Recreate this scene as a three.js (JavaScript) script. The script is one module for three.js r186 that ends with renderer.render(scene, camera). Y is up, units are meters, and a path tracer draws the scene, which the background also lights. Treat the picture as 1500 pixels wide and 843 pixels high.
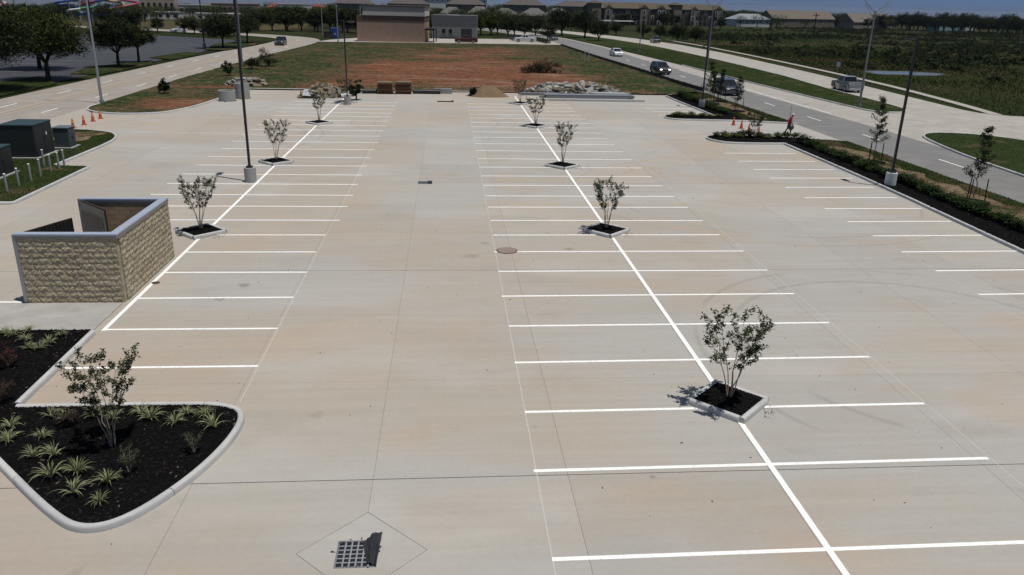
import * as THREE from 'three';
import { RoundedBoxGeometry } from 'three/addons/geometries/RoundedBoxGeometry.js';
import { MarchingCubes } from 'three/addons/objects/MarchingCubes.js';
import { mergeGeometries, toCreasedNormals } from 'three/addons/utils/BufferGeometryUtils.js';

// ------------------------------------------------------------------ camera, sky, sun, exposure
const scene = new THREE.Scene();
const camera = new THREE.PerspectiveCamera(40.03, 1024 / 575, 0.1, 9000);
camera.position.set(0, 10.1, 0);
camera.rotation.set(-0.3482, -0.0851, 0.0243, 'YXZ');
scene.add(camera);

const renderer = new THREE.WebGLRenderer({ antialias: true });
renderer.setSize(1024, 575);
renderer.toneMapping = THREE.LinearToneMapping;
renderer.toneMappingExposure = 0.91;
renderer.shadowMap.enabled = true;

const sunDir = new THREE.Vector3(2.0, 9, 1.25).normalize();
const sun = new THREE.DirectionalLight(new THREE.Color(1.0, 0.955, 0.89), 4.2);
sun.position.copy(sunDir).multiplyScalar(200);
sun.castShadow = true;
sun.shadow.mapSize.set(4096, 4096);
Object.assign(sun.shadow.camera, { left: -120, right: 120, top: 160, bottom: -160, near: 1, far: 600 });
scene.add(sun); scene.add(sun.target);
sun.target.position.set(0, 0, -80);
sun.position.add(sun.target.position);

{ // clear summer sky: blue, a little paler towards the horizon
  const W = 256, Hh = 128, d = new Float32Array(W * Hh * 4);
  for (let j = 0; j < Hh; j++) for (let i = 0; i < W; i++) {
    const el = ((j + 0.5) / Hh - 0.5) * Math.PI, e = Math.max(0, Math.sin(el));
    const k = Math.pow(1 - e, 3.2);
    const c = el >= 0 ? [0.120 - 0.008 * k, 0.166 + 0.038 * k, 0.255 + 0.130 * k] : [0.12, 0.11, 0.10];
    const o = (j * W + i) * 4; d[o] = c[0]; d[o + 1] = c[1]; d[o + 2] = c[2]; d[o + 3] = 1;
  }
  const t = new THREE.DataTexture(d, W, Hh, THREE.RGBAFormat, THREE.FloatType);
  t.mapping = THREE.EquirectangularReflectionMapping; t.magFilter = THREE.LinearFilter; t.minFilter = THREE.LinearFilter;
  t.needsUpdate = true; scene.background = t; scene.environment = t;
}
scene.fog = new THREE.FogExp2(new THREE.Color(0.55, 0.70, 0.92), 0.00003);

// ------------------------------------------------------------------ helpers
function rng(seed) { let a = seed >>> 0; return () => { a = (a + 0x6D2B79F5) | 0; let t = Math.imul(a ^ (a >>> 15), 1 | a); t = (t + Math.imul(t ^ (t >>> 7), 61 | t)) ^ t; return ((t ^ (t >>> 14)) >>> 0) / 4294967296; }; }
const LAT = (() => { const r = rng(77), a = new Float32Array(65536); for (let i = 0; i < 65536; i++) a[i] = r(); return a; })();
function vn(x, y) { // value noise 0..1
  const xi = Math.floor(x), yi = Math.floor(y); let fx = x - xi, fy = y - yi; fx = fx * fx * (3 - 2 * fx); fy = fy * fy * (3 - 2 * fy);
  const x0 = xi & 255, x1 = (xi + 1) & 255, y0 = (yi & 255) << 8, y1 = ((yi + 1) & 255) << 8;
  const a = LAT[y0 + x0], b = LAT[y0 + x1], c = LAT[y1 + x0], d = LAT[y1 + x1];
  return a + (b - a) * fx + (c - a) * fy + (a - b - c + d) * fx * fy;
}
function fbm(x, y, n = 4) { let s = 0, w = 0.5, t = 0; for (let i = 0; i < n; i++) { s += w * vn(x + i * 17.3, y + i * 9.1); t += w; w *= 0.5; x *= 2.03; y *= 2.03; } return s / t; }
const clamp = (x, a = 0, b = 1) => Math.min(b, Math.max(a, x));
const sst = (a, b, x) => { const t = clamp((x - a) / (b - a)); return t * t * (3 - 2 * t); };
const mix = (a, b, t) => a + (b - a) * t;
const mix3 = (a, b, t) => [mix(a[0], b[0], t), mix(a[1], b[1], t), mix(a[2], b[2], t)];
const toS = (l) => Math.round(255 * clamp(l <= 0.0031308 ? 12.92 * l : 1.055 * Math.pow(l, 1 / 2.4) - 0.055));
function tex(w, h, fn, { srgb = true, repeat = false } = {}) { // fn(u,v) -> linear rgb
  const d = new Uint8Array(w * h * 4);
  for (let j = 0; j < h; j++) for (let i = 0; i < w; i++) {
    const c = fn((i + 0.5) / w, (j + 0.5) / h), o = (j * w + i) * 4;
    if (srgb) { d[o] = toS(c[0]); d[o + 1] = toS(c[1]); d[o + 2] = toS(c[2]); } else { d[o] = c[0] * 255; d[o + 1] = c[1] * 255; d[o + 2] = c[2] * 255; }
    d[o + 3] = 255;
  }
  const t = new THREE.DataTexture(d, w, h, THREE.RGBAFormat); if (srgb) t.colorSpace = THREE.SRGBColorSpace;
  t.magFilter = THREE.LinearFilter; t.minFilter = THREE.LinearMipmapLinearFilter; t.generateMipmaps = true;
  if (repeat) t.wrapS = t.wrapT = THREE.RepeatWrapping;
  t.needsUpdate = true; return t;
}
const C = (r, g, b) => new THREE.Color().setRGB(r, g, b);
const dull = (rough) => rough >= 0.95 ? { specularIntensity: 0.1 } : {};
const std = (r, g, b, rough = 0.9, o = {}) => new THREE.MeshPhysicalMaterial({ ...dull(rough), color: C(r, g, b), roughness: rough, metalness: 0, side: THREE.DoubleSide, ...o });

// far ground falls away gently beyond the road block
const AZ = [-37, -10, 5, 38], SL = [0.0216, 0.0105, 0.005, 0.008];
function slopeAt(x, z) {
  const a = Math.atan2(x, -z) * 180 / Math.PI; if (a <= AZ[0]) return SL[0]; if (a >= AZ[3]) return SL[3];
  for (let i = 0; i < 3; i++) if (a <= AZ[i + 1]) return mix(SL[i], SL[i + 1], (a - AZ[i]) / (AZ[i + 1] - AZ[i]));
}
function gh(x, z) { const d = Math.hypot(x, z); return d < 150 ? 0 : -slopeAt(x, z) * (d - 150) ** 2 / (d - 90); }

const used = {};
function numbered(n) { const k = used[n] = (used[n] ?? -1) + 1; return k ? `${n}_${String(k).padStart(3, '0')}` : n; }
function mesh(name, geo, mat, parent) { const m = new THREE.Mesh(geo, mat); m.name = parent ? name : numbered(name); m.castShadow = m.receiveShadow = true; (parent || scene).add(m); return m; }
function tag(o, label, category, group, kind) { o.userData.label = label; if (category) o.userData.category = category; if (group) o.userData.group = group; if (kind) o.userData.kind = kind; return o; }
function thing(name, label, category, [x, y, z] = [0, 0, 0], turn = 0, group) { const g = new THREE.Group(); g.name = numbered(name); g.position.set(x, y, z); g.rotation.y = turn; scene.add(g); return tag(g, label, category, group); }
function struct(name, label, geo, mat) { const o = geo ? mesh(name, geo, mat) : thing(name, label); return tag(o, label, null, null, 'structure'); }
function dup(o, [x, y, z], turn = 0, label, scale) { const r = o.clone(); r.userData = { ...o.userData }; r.name = numbered(o.name.replace(/_\d{3}$/, '')); r.position.set(x, y, z); r.rotation.y = turn; if (label) r.userData.label = label; if (scale) r.scale.setScalar(scale); scene.add(r); return r; }

class GB { // geometry collector (non-indexed, with normals and vertex colours)
  constructor() { this.p = []; this.n = []; this.c = []; this.col = [1, 1, 1]; }
  tri(a, b, c, na, nb, nc) {
    if (!na) { const u = [b[0] - a[0], b[1] - a[1], b[2] - a[2]], v = [c[0] - a[0], c[1] - a[1], c[2] - a[2]]; let n = [u[1] * v[2] - u[2] * v[1], u[2] * v[0] - u[0] * v[2], u[0] * v[1] - u[1] * v[0]]; const l = Math.hypot(...n) || 1; n = n.map(k => k / l); na = nb = nc = n; }
    this.p.push(...a, ...b, ...c); this.n.push(...na, ...nb, ...nc); for (let i = 0; i < 3; i++) this.c.push(...this.col); return this;
  }
  quad(a, b, c, d) { this.tri(a, b, c); this.tri(a, c, d); return this; }
  box(x0, y0, z0, x1, y1, z1) {
    const v = (i, j, k) => [i ? x1 : x0, j ? y1 : y0, k ? z1 : z0];
    this.quad(v(0, 0, 1), v(1, 0, 1), v(1, 1, 1), v(0, 1, 1)); this.quad(v(1, 0, 0), v(0, 0, 0), v(0, 1, 0), v(1, 1, 0));
    this.quad(v(1, 0, 1), v(1, 0, 0), v(1, 1, 0), v(1, 1, 1)); this.quad(v(0, 0, 0), v(0, 0, 1), v(0, 1, 1), v(0, 1, 0));
    this.quad(v(0, 1, 1), v(1, 1, 1), v(1, 1, 0), v(0, 1, 0)); this.quad(v(0, 0, 0), v(1, 0, 0), v(1, 0, 1), v(0, 0, 1)); return this;
  }
  cyl(a, b, r0, r1, n = 8, caps = true) {
    const A = new THREE.Vector3(...a), B = new THREE.Vector3(...b), d = B.clone().sub(A).normalize();
    const u = new THREE.Vector3(Math.abs(d.y) > 0.9 ? 1 : 0, Math.abs(d.y) > 0.9 ? 0 : 1, 0).cross(d).normalize(), w = d.clone().cross(u);
    const R = []; for (let i = 0; i <= n; i++) { const t = i / n * Math.PI * 2; const nn = u.clone().multiplyScalar(Math.cos(t)).addScaledVector(w, Math.sin(t)); R.push([A.clone().addScaledVector(nn, r0).toArray(), B.clone().addScaledVector(nn, r1).toArray(), nn.toArray()]); }
    for (let i = 0; i < n; i++) { const p = R[i], q = R[i + 1]; this.tri(p[0], q[0], q[1], p[2], q[2], q[2]); this.tri(p[0], q[1], p[1], p[2], q[2], p[2]); if (caps) { if (r1 > 0.004) this.tri(b, p[1], q[1]); if (r0 > 0.004) this.tri(a, q[0], p[0]); } }
    return this;
  }
  geo() {
    const g = new THREE.BufferGeometry(); g.setAttribute('position', new THREE.Float32BufferAttribute(this.p, 3)); g.setAttribute('normal', new THREE.Float32BufferAttribute(this.n, 3)); g.setAttribute('color', new THREE.Float32BufferAttribute(this.c, 3));
    const uv = new Float32Array(this.p.length / 3 * 2); for (let i = 0; i < uv.length / 2; i++) { const nx = Math.abs(this.n[i * 3]), ny = Math.abs(this.n[i * 3 + 1]), nz = Math.abs(this.n[i * 3 + 2]); const [x, y, z] = [this.p[i * 3], this.p[i * 3 + 1], this.p[i * 3 + 2]]; if (ny > nx && ny > nz) { uv[i * 2] = x; uv[i * 2 + 1] = z; } else if (nx > nz) { uv[i * 2] = z; uv[i * 2 + 1] = y; } else { uv[i * 2] = x; uv[i * 2 + 1] = y; } }
    g.setAttribute('uv', new THREE.BufferAttribute(uv, 2)); return g;
  }
}
const gb = (f) => { const g = new GB(); f(g); return g.geo(); };
function chaikin(p, n = 2, closed = false) { for (let k = 0; k < n; k++) { const q = []; const m = p.length; if (!closed) q.push(p[0]); for (let i = 0; i < (closed ? m : m - 1); i++) { const a = p[i], b = p[(i + 1) % m]; q.push([a[0] * 0.75 + b[0] * 0.25, a[1] * 0.75 + b[1] * 0.25], [a[0] * 0.25 + b[0] * 0.75, a[1] * 0.25 + b[1] * 0.75]); } if (!closed) q.push(p[m - 1]); p = q; } return p; }
function inPoly(x, z, P) { let r = false; for (let i = 0, j = P.length - 1; i < P.length; j = i++) { const [xi, zi] = P[i], [xj, zj] = P[j]; if ((zi > z) !== (zj > z) && x < (xj - xi) * (z - zi) / (zj - zi) + xi) r = !r; } return r; }
function sheetGeo(P, y, uvf) { // polygon in xz, flat, facing up
  const s = new THREE.Shape(P.map(([x, z]) => new THREE.Vector2(x, -z))); const g = new THREE.ShapeGeometry(s); g.rotateX(-Math.PI / 2); g.translate(0, y, 0);
  const p = g.attributes.position, uv = g.attributes.uv; for (let i = 0; i < p.count; i++) { const t = uvf ? uvf(p.getX(i), p.getZ(i)) : [p.getX(i), p.getZ(i)]; uv.setXY(i, t[0], t[1]); } return g;
}
function slabGeo(P, y, t, uvf, holes = []) { // extruded plate with its top at y
  const s = new THREE.Shape(P.map(([x, z]) => new THREE.Vector2(x, -z))); for (const hh of holes) s.holes.push(new THREE.Path(hh.map(([x, z]) => new THREE.Vector2(x, -z))));
  const g = new THREE.ExtrudeGeometry(s, { depth: t, bevelEnabled: false }); g.rotateX(-Math.PI / 2); g.translate(0, y - t, 0);
  const p = g.attributes.position, uv = g.attributes.uv; for (let i = 0; i < p.count; i++) { const q = uvf ? uvf(p.getX(i), p.getZ(i)) : [p.getX(i), p.getZ(i)]; uv.setXY(i, q[0], q[1]); } return g;
}
function ribbonGeo(L, Rr, dy, step = 6) { // strip between two polylines of equal point count, following the ground
  const g = new GB(); const pt = (a, b, t) => [mix(a[0], b[0], t), mix(a[1], b[1], t)]; const v = (p) => [p[0], gh(p[0], p[1]) + dy, p[1]];
  for (let i = 0; i < L.length - 1; i++) { const n = Math.max(1, Math.ceil(Math.hypot(L[i + 1][0] - L[i][0], L[i + 1][1] - L[i][1]) / step)); for (let k = 0; k < n; k++) { const a = pt(L[i], L[i + 1], k / n), b = pt(L[i], L[i + 1], (k + 1) / n), c = pt(Rr[i], Rr[i + 1], k / n), d = pt(Rr[i], Rr[i + 1], (k + 1) / n); const m = Math.max(1, Math.ceil(Math.hypot(a[0] - c[0], a[1] - c[1]) / 12)); for (let q = 0; q < m; q++) g.quad(v(pt(a, c, q / m)), v(pt(a, c, (q + 1) / m)), v(pt(b, d, (q + 1) / m)), v(pt(b, d, q / m))); } }
  const G = g.geo(); return G;
}
function offsetLine(P, o) { return P.map((p, i) => { const a = P[Math.max(0, i - 1)], b = P[Math.min(P.length - 1, i + 1)]; const dx = b[0] - a[0], dz = b[1] - a[1], l = Math.hypot(dx, dz); return [p[0] - dz / l * o, p[1] + dx / l * o]; }); }
function sweepGeo(P, prof) { // sweep a cross-section (offset, height) along an open path in xz
  const pos = []; const N = P.length, M = prof.length; const ring = P.map((p, i) => { const a = P[Math.max(0, i - 1)], b = P[Math.min(N - 1, i + 1)]; let t1 = [p[0] - a[0], p[1] - a[1]], t2 = [b[0] - p[0], b[1] - p[1]]; if (i === 0) t1 = t2; if (i === N - 1) t2 = t1; const l1 = Math.hypot(...t1) || 1, l2 = Math.hypot(...t2) || 1; let n = [-(t1[1] / l1 + t2[1] / l2), t1[0] / l1 + t2[0] / l2]; const l = Math.hypot(...n) || 1; n = [n[0] / l, n[1] / l]; const cs = Math.max(0.5, (-t1[1] / l1) * n[0] + (t1[0] / l1) * n[1]); return prof.map(([o, y]) => [p[0] + n[0] * o / cs, y, p[1] + n[1] * o / cs]); });
  const g = new GB(); for (let i = 0; i < N - 1; i++) for (let k = 0; k < M - 1; k++) g.quad(ring[i][k], ring[i][k + 1], ring[i + 1][k + 1], ring[i + 1][k]);
  for (const [r, f] of [[ring[0], 1], [ring[N - 1], 0]]) for (let k = 1; k < M - 1; k++) f ? g.tri(r[0], r[k + 1], r[k]) : g.tri(r[0], r[k], r[k + 1]);
  const G = g.geo(); return toCreasedNormals(G, 0.75);
}
const KERB = [[-0.085, -0.02], [-0.08, 0.10], [-0.062, 0.135], [-0.03, 0.15], [0.03, 0.15], [0.062, 0.135], [0.08, 0.10], [0.085, -0.02]];
function kerb(path, parent, mats, seg = 3.05, base = 0) { // kerb cast in lengths with open joints
  const pts = []; let acc = 0; const cuts = []; const tot = path.reduce((s, p, i) => i ? s + Math.hypot(p[0] - path[i - 1][0], p[1] - path[i - 1][1]) : 0, 0);
  const n = Math.max(1, Math.round(tot / seg)); const at = (s) => { let a = 0; for (let i = 1; i < path.length; i++) { const l = Math.hypot(path[i][0] - path[i - 1][0], path[i][1] - path[i - 1][1]); if (a + l >= s || i === path.length - 1) { const t = clamp((s - a) / l); return [[mix(path[i - 1][0], path[i][0], t), mix(path[i - 1][1], path[i][1], t)], i]; } a += l; } };
  for (let k = 0; k < n; k++) { const s0 = tot * k / n + 0.008, s1 = tot * (k + 1) / n - 0.008; const [p0, i0] = at(s0), [p1, i1] = at(s1); const seg2 = [p0]; for (let i = i0; i < i1; i++) seg2.push(path[i]); seg2.push(p1); const clean = seg2.filter((p, i) => !i || Math.hypot(p[0] - seg2[i - 1][0], p[1] - seg2[i - 1][1]) > 0.02); if (clean.length < 2) continue; mesh('kerb_segment', sweepGeo(clean, KERB.map(([o, y]) => [o, y + base])), mats[k % mats.length], parent); }
}

// ------------------------------------------------------------------ shared surfaces
const grain = tex(512, 512, (u, v) => { const x = u * 64, y = v * 64; const n = 0.5 * vn(x * 1, y * 1) + 0.3 * vn(x * 2.5 + 9, y * 2.5) + 0.2 * LAT[((Math.floor(v * 512) & 255) << 8) + (Math.floor(u * 512) & 255)]; return [n, n, n]; }, { srgb: false, repeat: true });
const blotch = (() => tex(512, 512, (u, v) => { const w = (a, b, s) => { const f = vn(a * s, b * s), g2 = vn((a - 1) * s + 512 * 0, b * s); return mix(f, g2, a); }; const n = 0.5 * w(u, v, 8) + 0.3 * w(u, v, 24) + 0.2 * LAT[((Math.floor(v * 512) & 255) << 8) + (Math.floor(u * 512) & 255)]; const k = 0.75 + 0.5 * n; return [k * 0.8, k * 0.8, k * 0.8]; }, { repeat: true }))();
function rep(t, s) { const c = t.clone(); c.repeat.set(s, s); c.needsUpdate = true; return c; }
const blotch1 = rep(blotch, 1 / 6), grain2 = rep(grain, 0.5);

const kerbMats = [std(0.53, 0.53, 0.52, 0.9, { map: blotch1 }), std(0.56, 0.555, 0.54, 0.9, { map: blotch1 }), std(0.50, 0.505, 0.50, 0.9, { map: blotch1 })];
const wornPaint = rep(tex(512, 512, (u, v) => { const n = fbm(u * 30, v * 30, 3), f = LAT[((Math.floor(v * 512) & 255) << 8) + (Math.floor(u * 512) & 255)]; const k = 1 - 0.09 * sst(0.56, 0.75, n) - 0.07 * f * sst(0.4, 0.7, n); return [k, k * 0.99, k * 0.97]; }, { repeat: true }), 0.4);
const M = {
  castConcrete: std(0.36, 0.36, 0.35, 0.9, { map: rep(blotch, 1 / 3), bumpMap: grain2, bumpScale: 0.002 }),
  road: std(0.345, 0.31, 0.27, 0.9, { map: rep(blotch, 1 / 11) }),
  roadPale: std(0.415, 0.385, 0.34, 0.9, { map: rep(blotch, 1 / 9) }),
  roadGrey: std(0.205, 0.20, 0.192, 0.9, { map: rep(blotch, 1 / 10) }),
  asphalt: std(0.042, 0.045, 0.053, 0.85, { map: rep(blotch, 1 / 8) }),
  paint: std(0.84, 0.84, 0.83, 0.75, { map: wornPaint }),
  paintBright: std(0.86, 0.86, 0.85, 0.7, { map: wornPaint }),
  oldPaint: std(0.28, 0.28, 0.28, 0.8),
  orangeDust: std(0.38, 0.30, 0.215, 0.9),
  mulch: new THREE.MeshPhysicalMaterial({ color: C(0.0055, 0.005, 0.005), roughness: 1, specularIntensity: 0.15, bumpMap: grain2, bumpScale: 0.03 }),
  black: std(0.012, 0.012, 0.013, 0.45),
  darkMetal: std(0.02, 0.02, 0.022, 0.5, { metalness: 0.3 }),
  galv: std(0.36, 0.37, 0.38, 0.5, { metalness: 0.5 }),
  galvDark: std(0.2, 0.205, 0.21, 0.55, { metalness: 0.4 }),
  bark: std(0.045, 0.036, 0.028, 1), barkPale: std(0.26, 0.22, 0.17, 0.95), stake: std(0.05, 0.04, 0.03, 0.95),
  white: std(0.75, 0.75, 0.74, 0.6), tyre: std(0.012, 0.012, 0.012, 0.9), rim: std(0.4, 0.4, 0.41, 0.35, { metalness: 0.8 }),
  glass: std(0.012, 0.014, 0.017, 0.08), chrome: std(0.5, 0.5, 0.5, 0.2, { metalness: 0.9 }),
};
const vc = (rough = 0.95, o = {}) => new THREE.MeshPhysicalMaterial({ ...dull(rough), vertexColors: true, roughness: rough, side: THREE.DoubleSide, ...o });
const leafMat = new THREE.MeshPhysicalMaterial({ vertexColors: true, roughness: 0.9, specularIntensity: 0.35, side: THREE.DoubleSide, transmission: 0.2, thickness: 0 });
const leafFar = new THREE.MeshPhysicalMaterial({ vertexColors: true, roughness: 1, specularIntensity: 0.2, side: THREE.DoubleSide }), brushMat = leafFar;

// ------------------------------------------------------------------ ground
const grassTex = tex(512, 512, (u, v) => { const n = 0.5 * vn(u * 64, v * 64) + 0.5 * LAT[((Math.floor(v * 512) & 255) << 8) + (Math.floor(u * 512) & 255)]; const k = 0.62 + 0.7 * n; return [k * 0.75, k * 0.75, k * 0.72]; }, { repeat: true });
{
  const rings = []; for (let r = 6; r < 7000; r *= r < 150 ? 1.1 : r < 900 ? 1.035 : 1.12) rings.push(r); rings.push(7000);
  const nA = 220, P = [], Cc = [], U = [], I = [];
  const olive = [0.030, 0.041, 0.013], dry = [0.062, 0.050, 0.025], dark = [0.016, 0.021, 0.010], tan = [0.12, 0.095, 0.05], gr = [0.042, 0.056, 0.014];
  for (let i = 0; i < rings.length; i++) for (let k = 0; k <= nA; k++) {
    const a = -Math.PI + k / nA * Math.PI * 2, x = Math.sin(a) * rings[i], z = -Math.cos(a) * rings[i];
    P.push(x, gh(x, z) - 0.06, z); U.push(x / 5, z / 5);
    let c = mix3(olive, dry, sst(0.45, 0.75, fbm(x / 30 + 40, z / 14 + 40)));
    c = mix3(c, dark, sst(0.5, 0.72, fbm(x / 45 + 90, z / 22 + 12)) * 0.8); c = mix3(c, gr, sst(0.55, 0.75, fbm(x / 70 + 10, z / 25 + 62)) * 0.7);
    if (x < -55 && z < -285 && z > -470 && x > -260) c = mix3(tan, c, fbm(x / 20, z / 9) * 0.7);
    Cc.push(...c);
  }
  for (let i = 0; i < rings.length - 1; i++) for (let k = 0; k < nA; k++) { const a = i * (nA + 1) + k, b = a + nA + 1; I.push(a, a + 1, b, b, a + 1, b + 1); }
  const g = new THREE.BufferGeometry(); g.setAttribute('position', new THREE.Float32BufferAttribute(P, 3)); g.setAttribute('color', new THREE.Float32BufferAttribute(Cc, 3)); g.setAttribute('uv', new THREE.Float32BufferAttribute(U, 2)); g.setIndex(I); g.computeVertexNormals();
  struct('ground', 'wide flat grassland reaching to the horizon', g, vc(1, { map: grassTex, bumpMap: grain2, bumpScale: 0.05 }));
}

// ------------------------------------------------------------------ parking lot: concrete panels with joints, painted stalls
const stripeZ = [-12.4, -15.45, -18.2, -21.2, -24.0, -26.8, -29.6, -32.2, -34.75, -37.3, -39.95, -42.45, -45.1, -47.7, -50.4, -53.25, -56.3, -59.25, -62.15, -64.85, -67.55, -70.2, -72.9, -75.4, -78.1, -80.8, -83.4];
const lot = struct('parking_lot', 'pale concrete parking lot of jointed panels with white stall lines');
{
  const X0 = -33.5, X1 = 32.5, Z0 = -2, Z1 = -49.5, Z2 = -97;
  const warm = [0.360, 0.316, 0.262], grey = [0.348, 0.338, 0.314], pale = [0.39, 0.374, 0.342], rust = [0.385, 0.305, 0.23], dirty = [0.31, 0.288, 0.25];
  const arcs = [[17.5, -43, 8.6, 0.10], [17.6, -43.4, 10.4, 0.10], [15.5, -22, 6.2, 0.16], [15.9, -21.6, 8.0, 0.14], [-1, -70, 5.4, 0.12], [-1.2, -70, 7.1, 0.12], [9.5, -60, 6.5, 0.1], [18, -71, 7, 0.16], [18, -71, 8.8, 0.16], [-19, -62, 8, 0.15], [-19.5, -62, 9.8, 0.15]];
  const spots = (() => { const r = rng(5), s = []; for (let i = 0; i < 90; i++) s.push([X0 + r() * (X1 - X0), -8 - r() * 86, 0.05 + r() * r() * 0.35, 0.25 + r() * 0.5]); s.push([-7.55, -28.12, 0.33, 0.9], [1.6, -33.5, 0.3, 0.5], [0.9, -31.6, 0.4, 0.5], [4.6, -15.1, 0.12, 0.9]); return s; })();
  const cells = {}; for (const s of spots) for (let a = -1; a <= 1; a++) for (let b = -1; b <= 1; b++) (cells[(Math.floor(s[0] / 2) + 40 + a) * 80 + Math.floor(-s[1] / 2) + b] ??= []).push(s);
  function concrete(x, z) {
    const big = fbm(x / 9 + 3, z / 7 + 8, 4), med = fbm(x / 2.6 + 30, z / 1.1 + 4, 3), streak = vn(x / 3.5 + 70, z * 5.5) * 0.6 + vn(x / 1.2, z * 12 + 5) * 0.4, fine = vn(x * 14, z * 14);
    let c = mix3(grey, warm, sst(0.30, 0.70, big * 0.7 + med * 0.3 - 0.07 * sst(4, 16, x + 6 * (vn(z / 8, 3) - 0.5))));
    c = mix3(c, pale, sst(0.55, 0.78, fbm(x / 5 + 55, z / 3 + 91, 3)) * 0.55);
    c = mix3(c, rust, sst(0.62, 0.8, fbm(x / 4 + 11, z / 2.4 + 47, 3)) * 0.45);
    c = mix3(c, dirty, sst(0.63, 0.85, fbm(x / 2.2 + 81, z / 1.3 + 7, 4)) * 0.5);
    let k = 0.94 + 0.10 * streak + 0.05 * (fine - 0.5);
    for (const [ax, az, ar, w] of arcs) { const d = Math.abs(Math.sqrt((x - ax) * (x - ax) + (z - az) * (z - az)) - ar); if (d < w) k *= 1 - 0.17 * (1 - d / w) * sst(0.35, 0.6, vn(x / 2 + ax, z / 2)); }
    const near = cells[(Math.floor(x / 2) + 40) * 80 + Math.floor(-z / 2)]; if (near) for (const [sx, sz, sr, sa] of near) { const dx = x - sx, dz = z - sz; if (Math.abs(dx) < sr * 2 && Math.abs(dz) < sr * 2) { const d = Math.hypot(dx, dz) * (0.7 + 0.8 * vn(x * 5 + sx, z * 5)); if (d < sr) k *= 1 - sa * 0.35 * sst(1, 0.4, d / sr); } }
    return [c[0] * k, c[1] * k, c[2] * k];
  }
  const tA = tex(2048, 1472, (u, v) => concrete(mix(X0, X1, u), mix(Z0, Z1, v))), tB = tex(1536, 1024, (u, v) => concrete(mix(X0, X1, u), mix(Z1, Z2, v)));
  const uvA = (x, z) => [(x - X0) / (X1 - X0), (z - Z0) / (Z1 - Z0)], uvB = (x, z) => [(x - X0) / (X1 - X0), (z - Z1) / (Z2 - Z1)];
  const tones = [1.0, 0.975, 1.02, 0.99, 0.965], matsA = tones.map((t, i) => std(t, t * (1 - 0.004 * i), t * (1 - 0.008 * i), 0.88, { map: tA, bumpMap: grain2, bumpScale: 0.0015 })), matsB = tones.map((t, i) => std(t, t * (1 - 0.004 * i), t * (1 - 0.008 * i), 0.88, { map: tB }));
  mesh('joint_sealant', slabGeo([[-33.4, -4], [32.05, -4], [32.05, -78.2], [26.6, -78.2], [26.6, -94], [-24.4, -94], [-24.4, -78.2], [-33.4, -78.2]], -0.018, 0.03), std(0.13, 0.12, 0.105, 0.95), lot);
  const xs = [-33.16, -29, -24.5, -20, -15.5, -10.98, -5.62, -1.7, 2.68, 7.405, 12.62, 17, 21.4, 25.9, 32.05], zs = [-4, -10.2, -15.26, -20.1, -25.0, -29.76, -35.1, -40.5, -45.9, -51.2, -56.6, -62, -67.3, -72.6, -78, -83.4, -88.7, -94];
  const wide = new Set([2, 5, 8, 11, 14]), r = rng(9);
  const cx = -1.7, cz = -12.8, hd = 1.25;
  for (let j = 0; j < zs.length - 1; j++) for (let i = 0; i < xs.length - 1; i++) {
    if (j >= 14 && (i < 2 || i > 12)) continue;
    const g0 = 0.003, x0 = xs[i] + g0, x1 = (j >= 14 && i === 12 ? 26.6 : xs[i + 1]) - g0, z0 = zs[j] - (wide.has(j) ? 0.012 : 0.0025), z1 = zs[j + 1] + (wide.has(j + 1) ? 0.012 : 0.0025);
    const far = zs[j] < -45.95, uvf = far ? uvB : uvA, mats = far ? matsB : matsA, m = mats[Math.floor(r() * 5)];
    let P = [[x0, z0], [x1, z0], [x1, z1], [x0, z1]];
    if (j === 1 && i === 6) P = [[x0, z0], [x1, z0], [x1, cz + hd + 0.012], [cx - hd - 0.012, cz], [x1, cz - hd - 0.012], [x1, z1], [x0, z1]];
    if (j === 1 && i === 7) P = [[x0, z0], [x1, z0], [x1, z1], [x0, z1], [x0, cz - hd - 0.012], [cx + hd + 0.012, cz], [x0, cz + hd + 0.012]];
    mesh('concrete_panel', slabGeo(P, 0, wide.has(j) || wide.has(j + 1) ? 0.007 : 0.017, uvf), m, lot);
  }
  mesh('concrete_panel', slabGeo([[cx, cz + hd], [cx + hd, cz], [cx, cz - hd], [cx - hd, cz]], 0, 0.017, uvA, [[[-2.19, -12.34], [-2.19, -13.14], [-1.39, -13.14], [-1.39, -12.34]]]), matsA[0], lot);
  for (const j of wide) mesh('sealant_strip', slabGeo([[-33.1, zs[j] + 0.03], [32, zs[j] + 0.03], [32, zs[j] - 0.03], [-33.1, zs[j] - 0.03]].map(([x, z]) => j >= 14 ? [clamp(x, -24.4, 26.5), z] : [x, z]), -0.009 - 0.0085, 0.003).translate(0, 0.0095, 0), std(0.03, 0.028, 0.026, 0.9), lot);
  // painted lines
  const line = (x0, z0, x1, z1, w, m = M.paint, y = 0.004) => { const dx = x1 - x0, dz = z1 - z0, l = Math.hypot(dx, dz), nx = -dz / l * w / 2, nz = dx / l * w / 2; mesh('stall_line', slabGeo([[x0 + nx, z0 + nz], [x0 - nx, z0 - nz], [x1 - nx, z1 - nz], [x1 + nx, z1 + nz]], y, 0.003), m, lot); };
  const q = rng(31);
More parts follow.
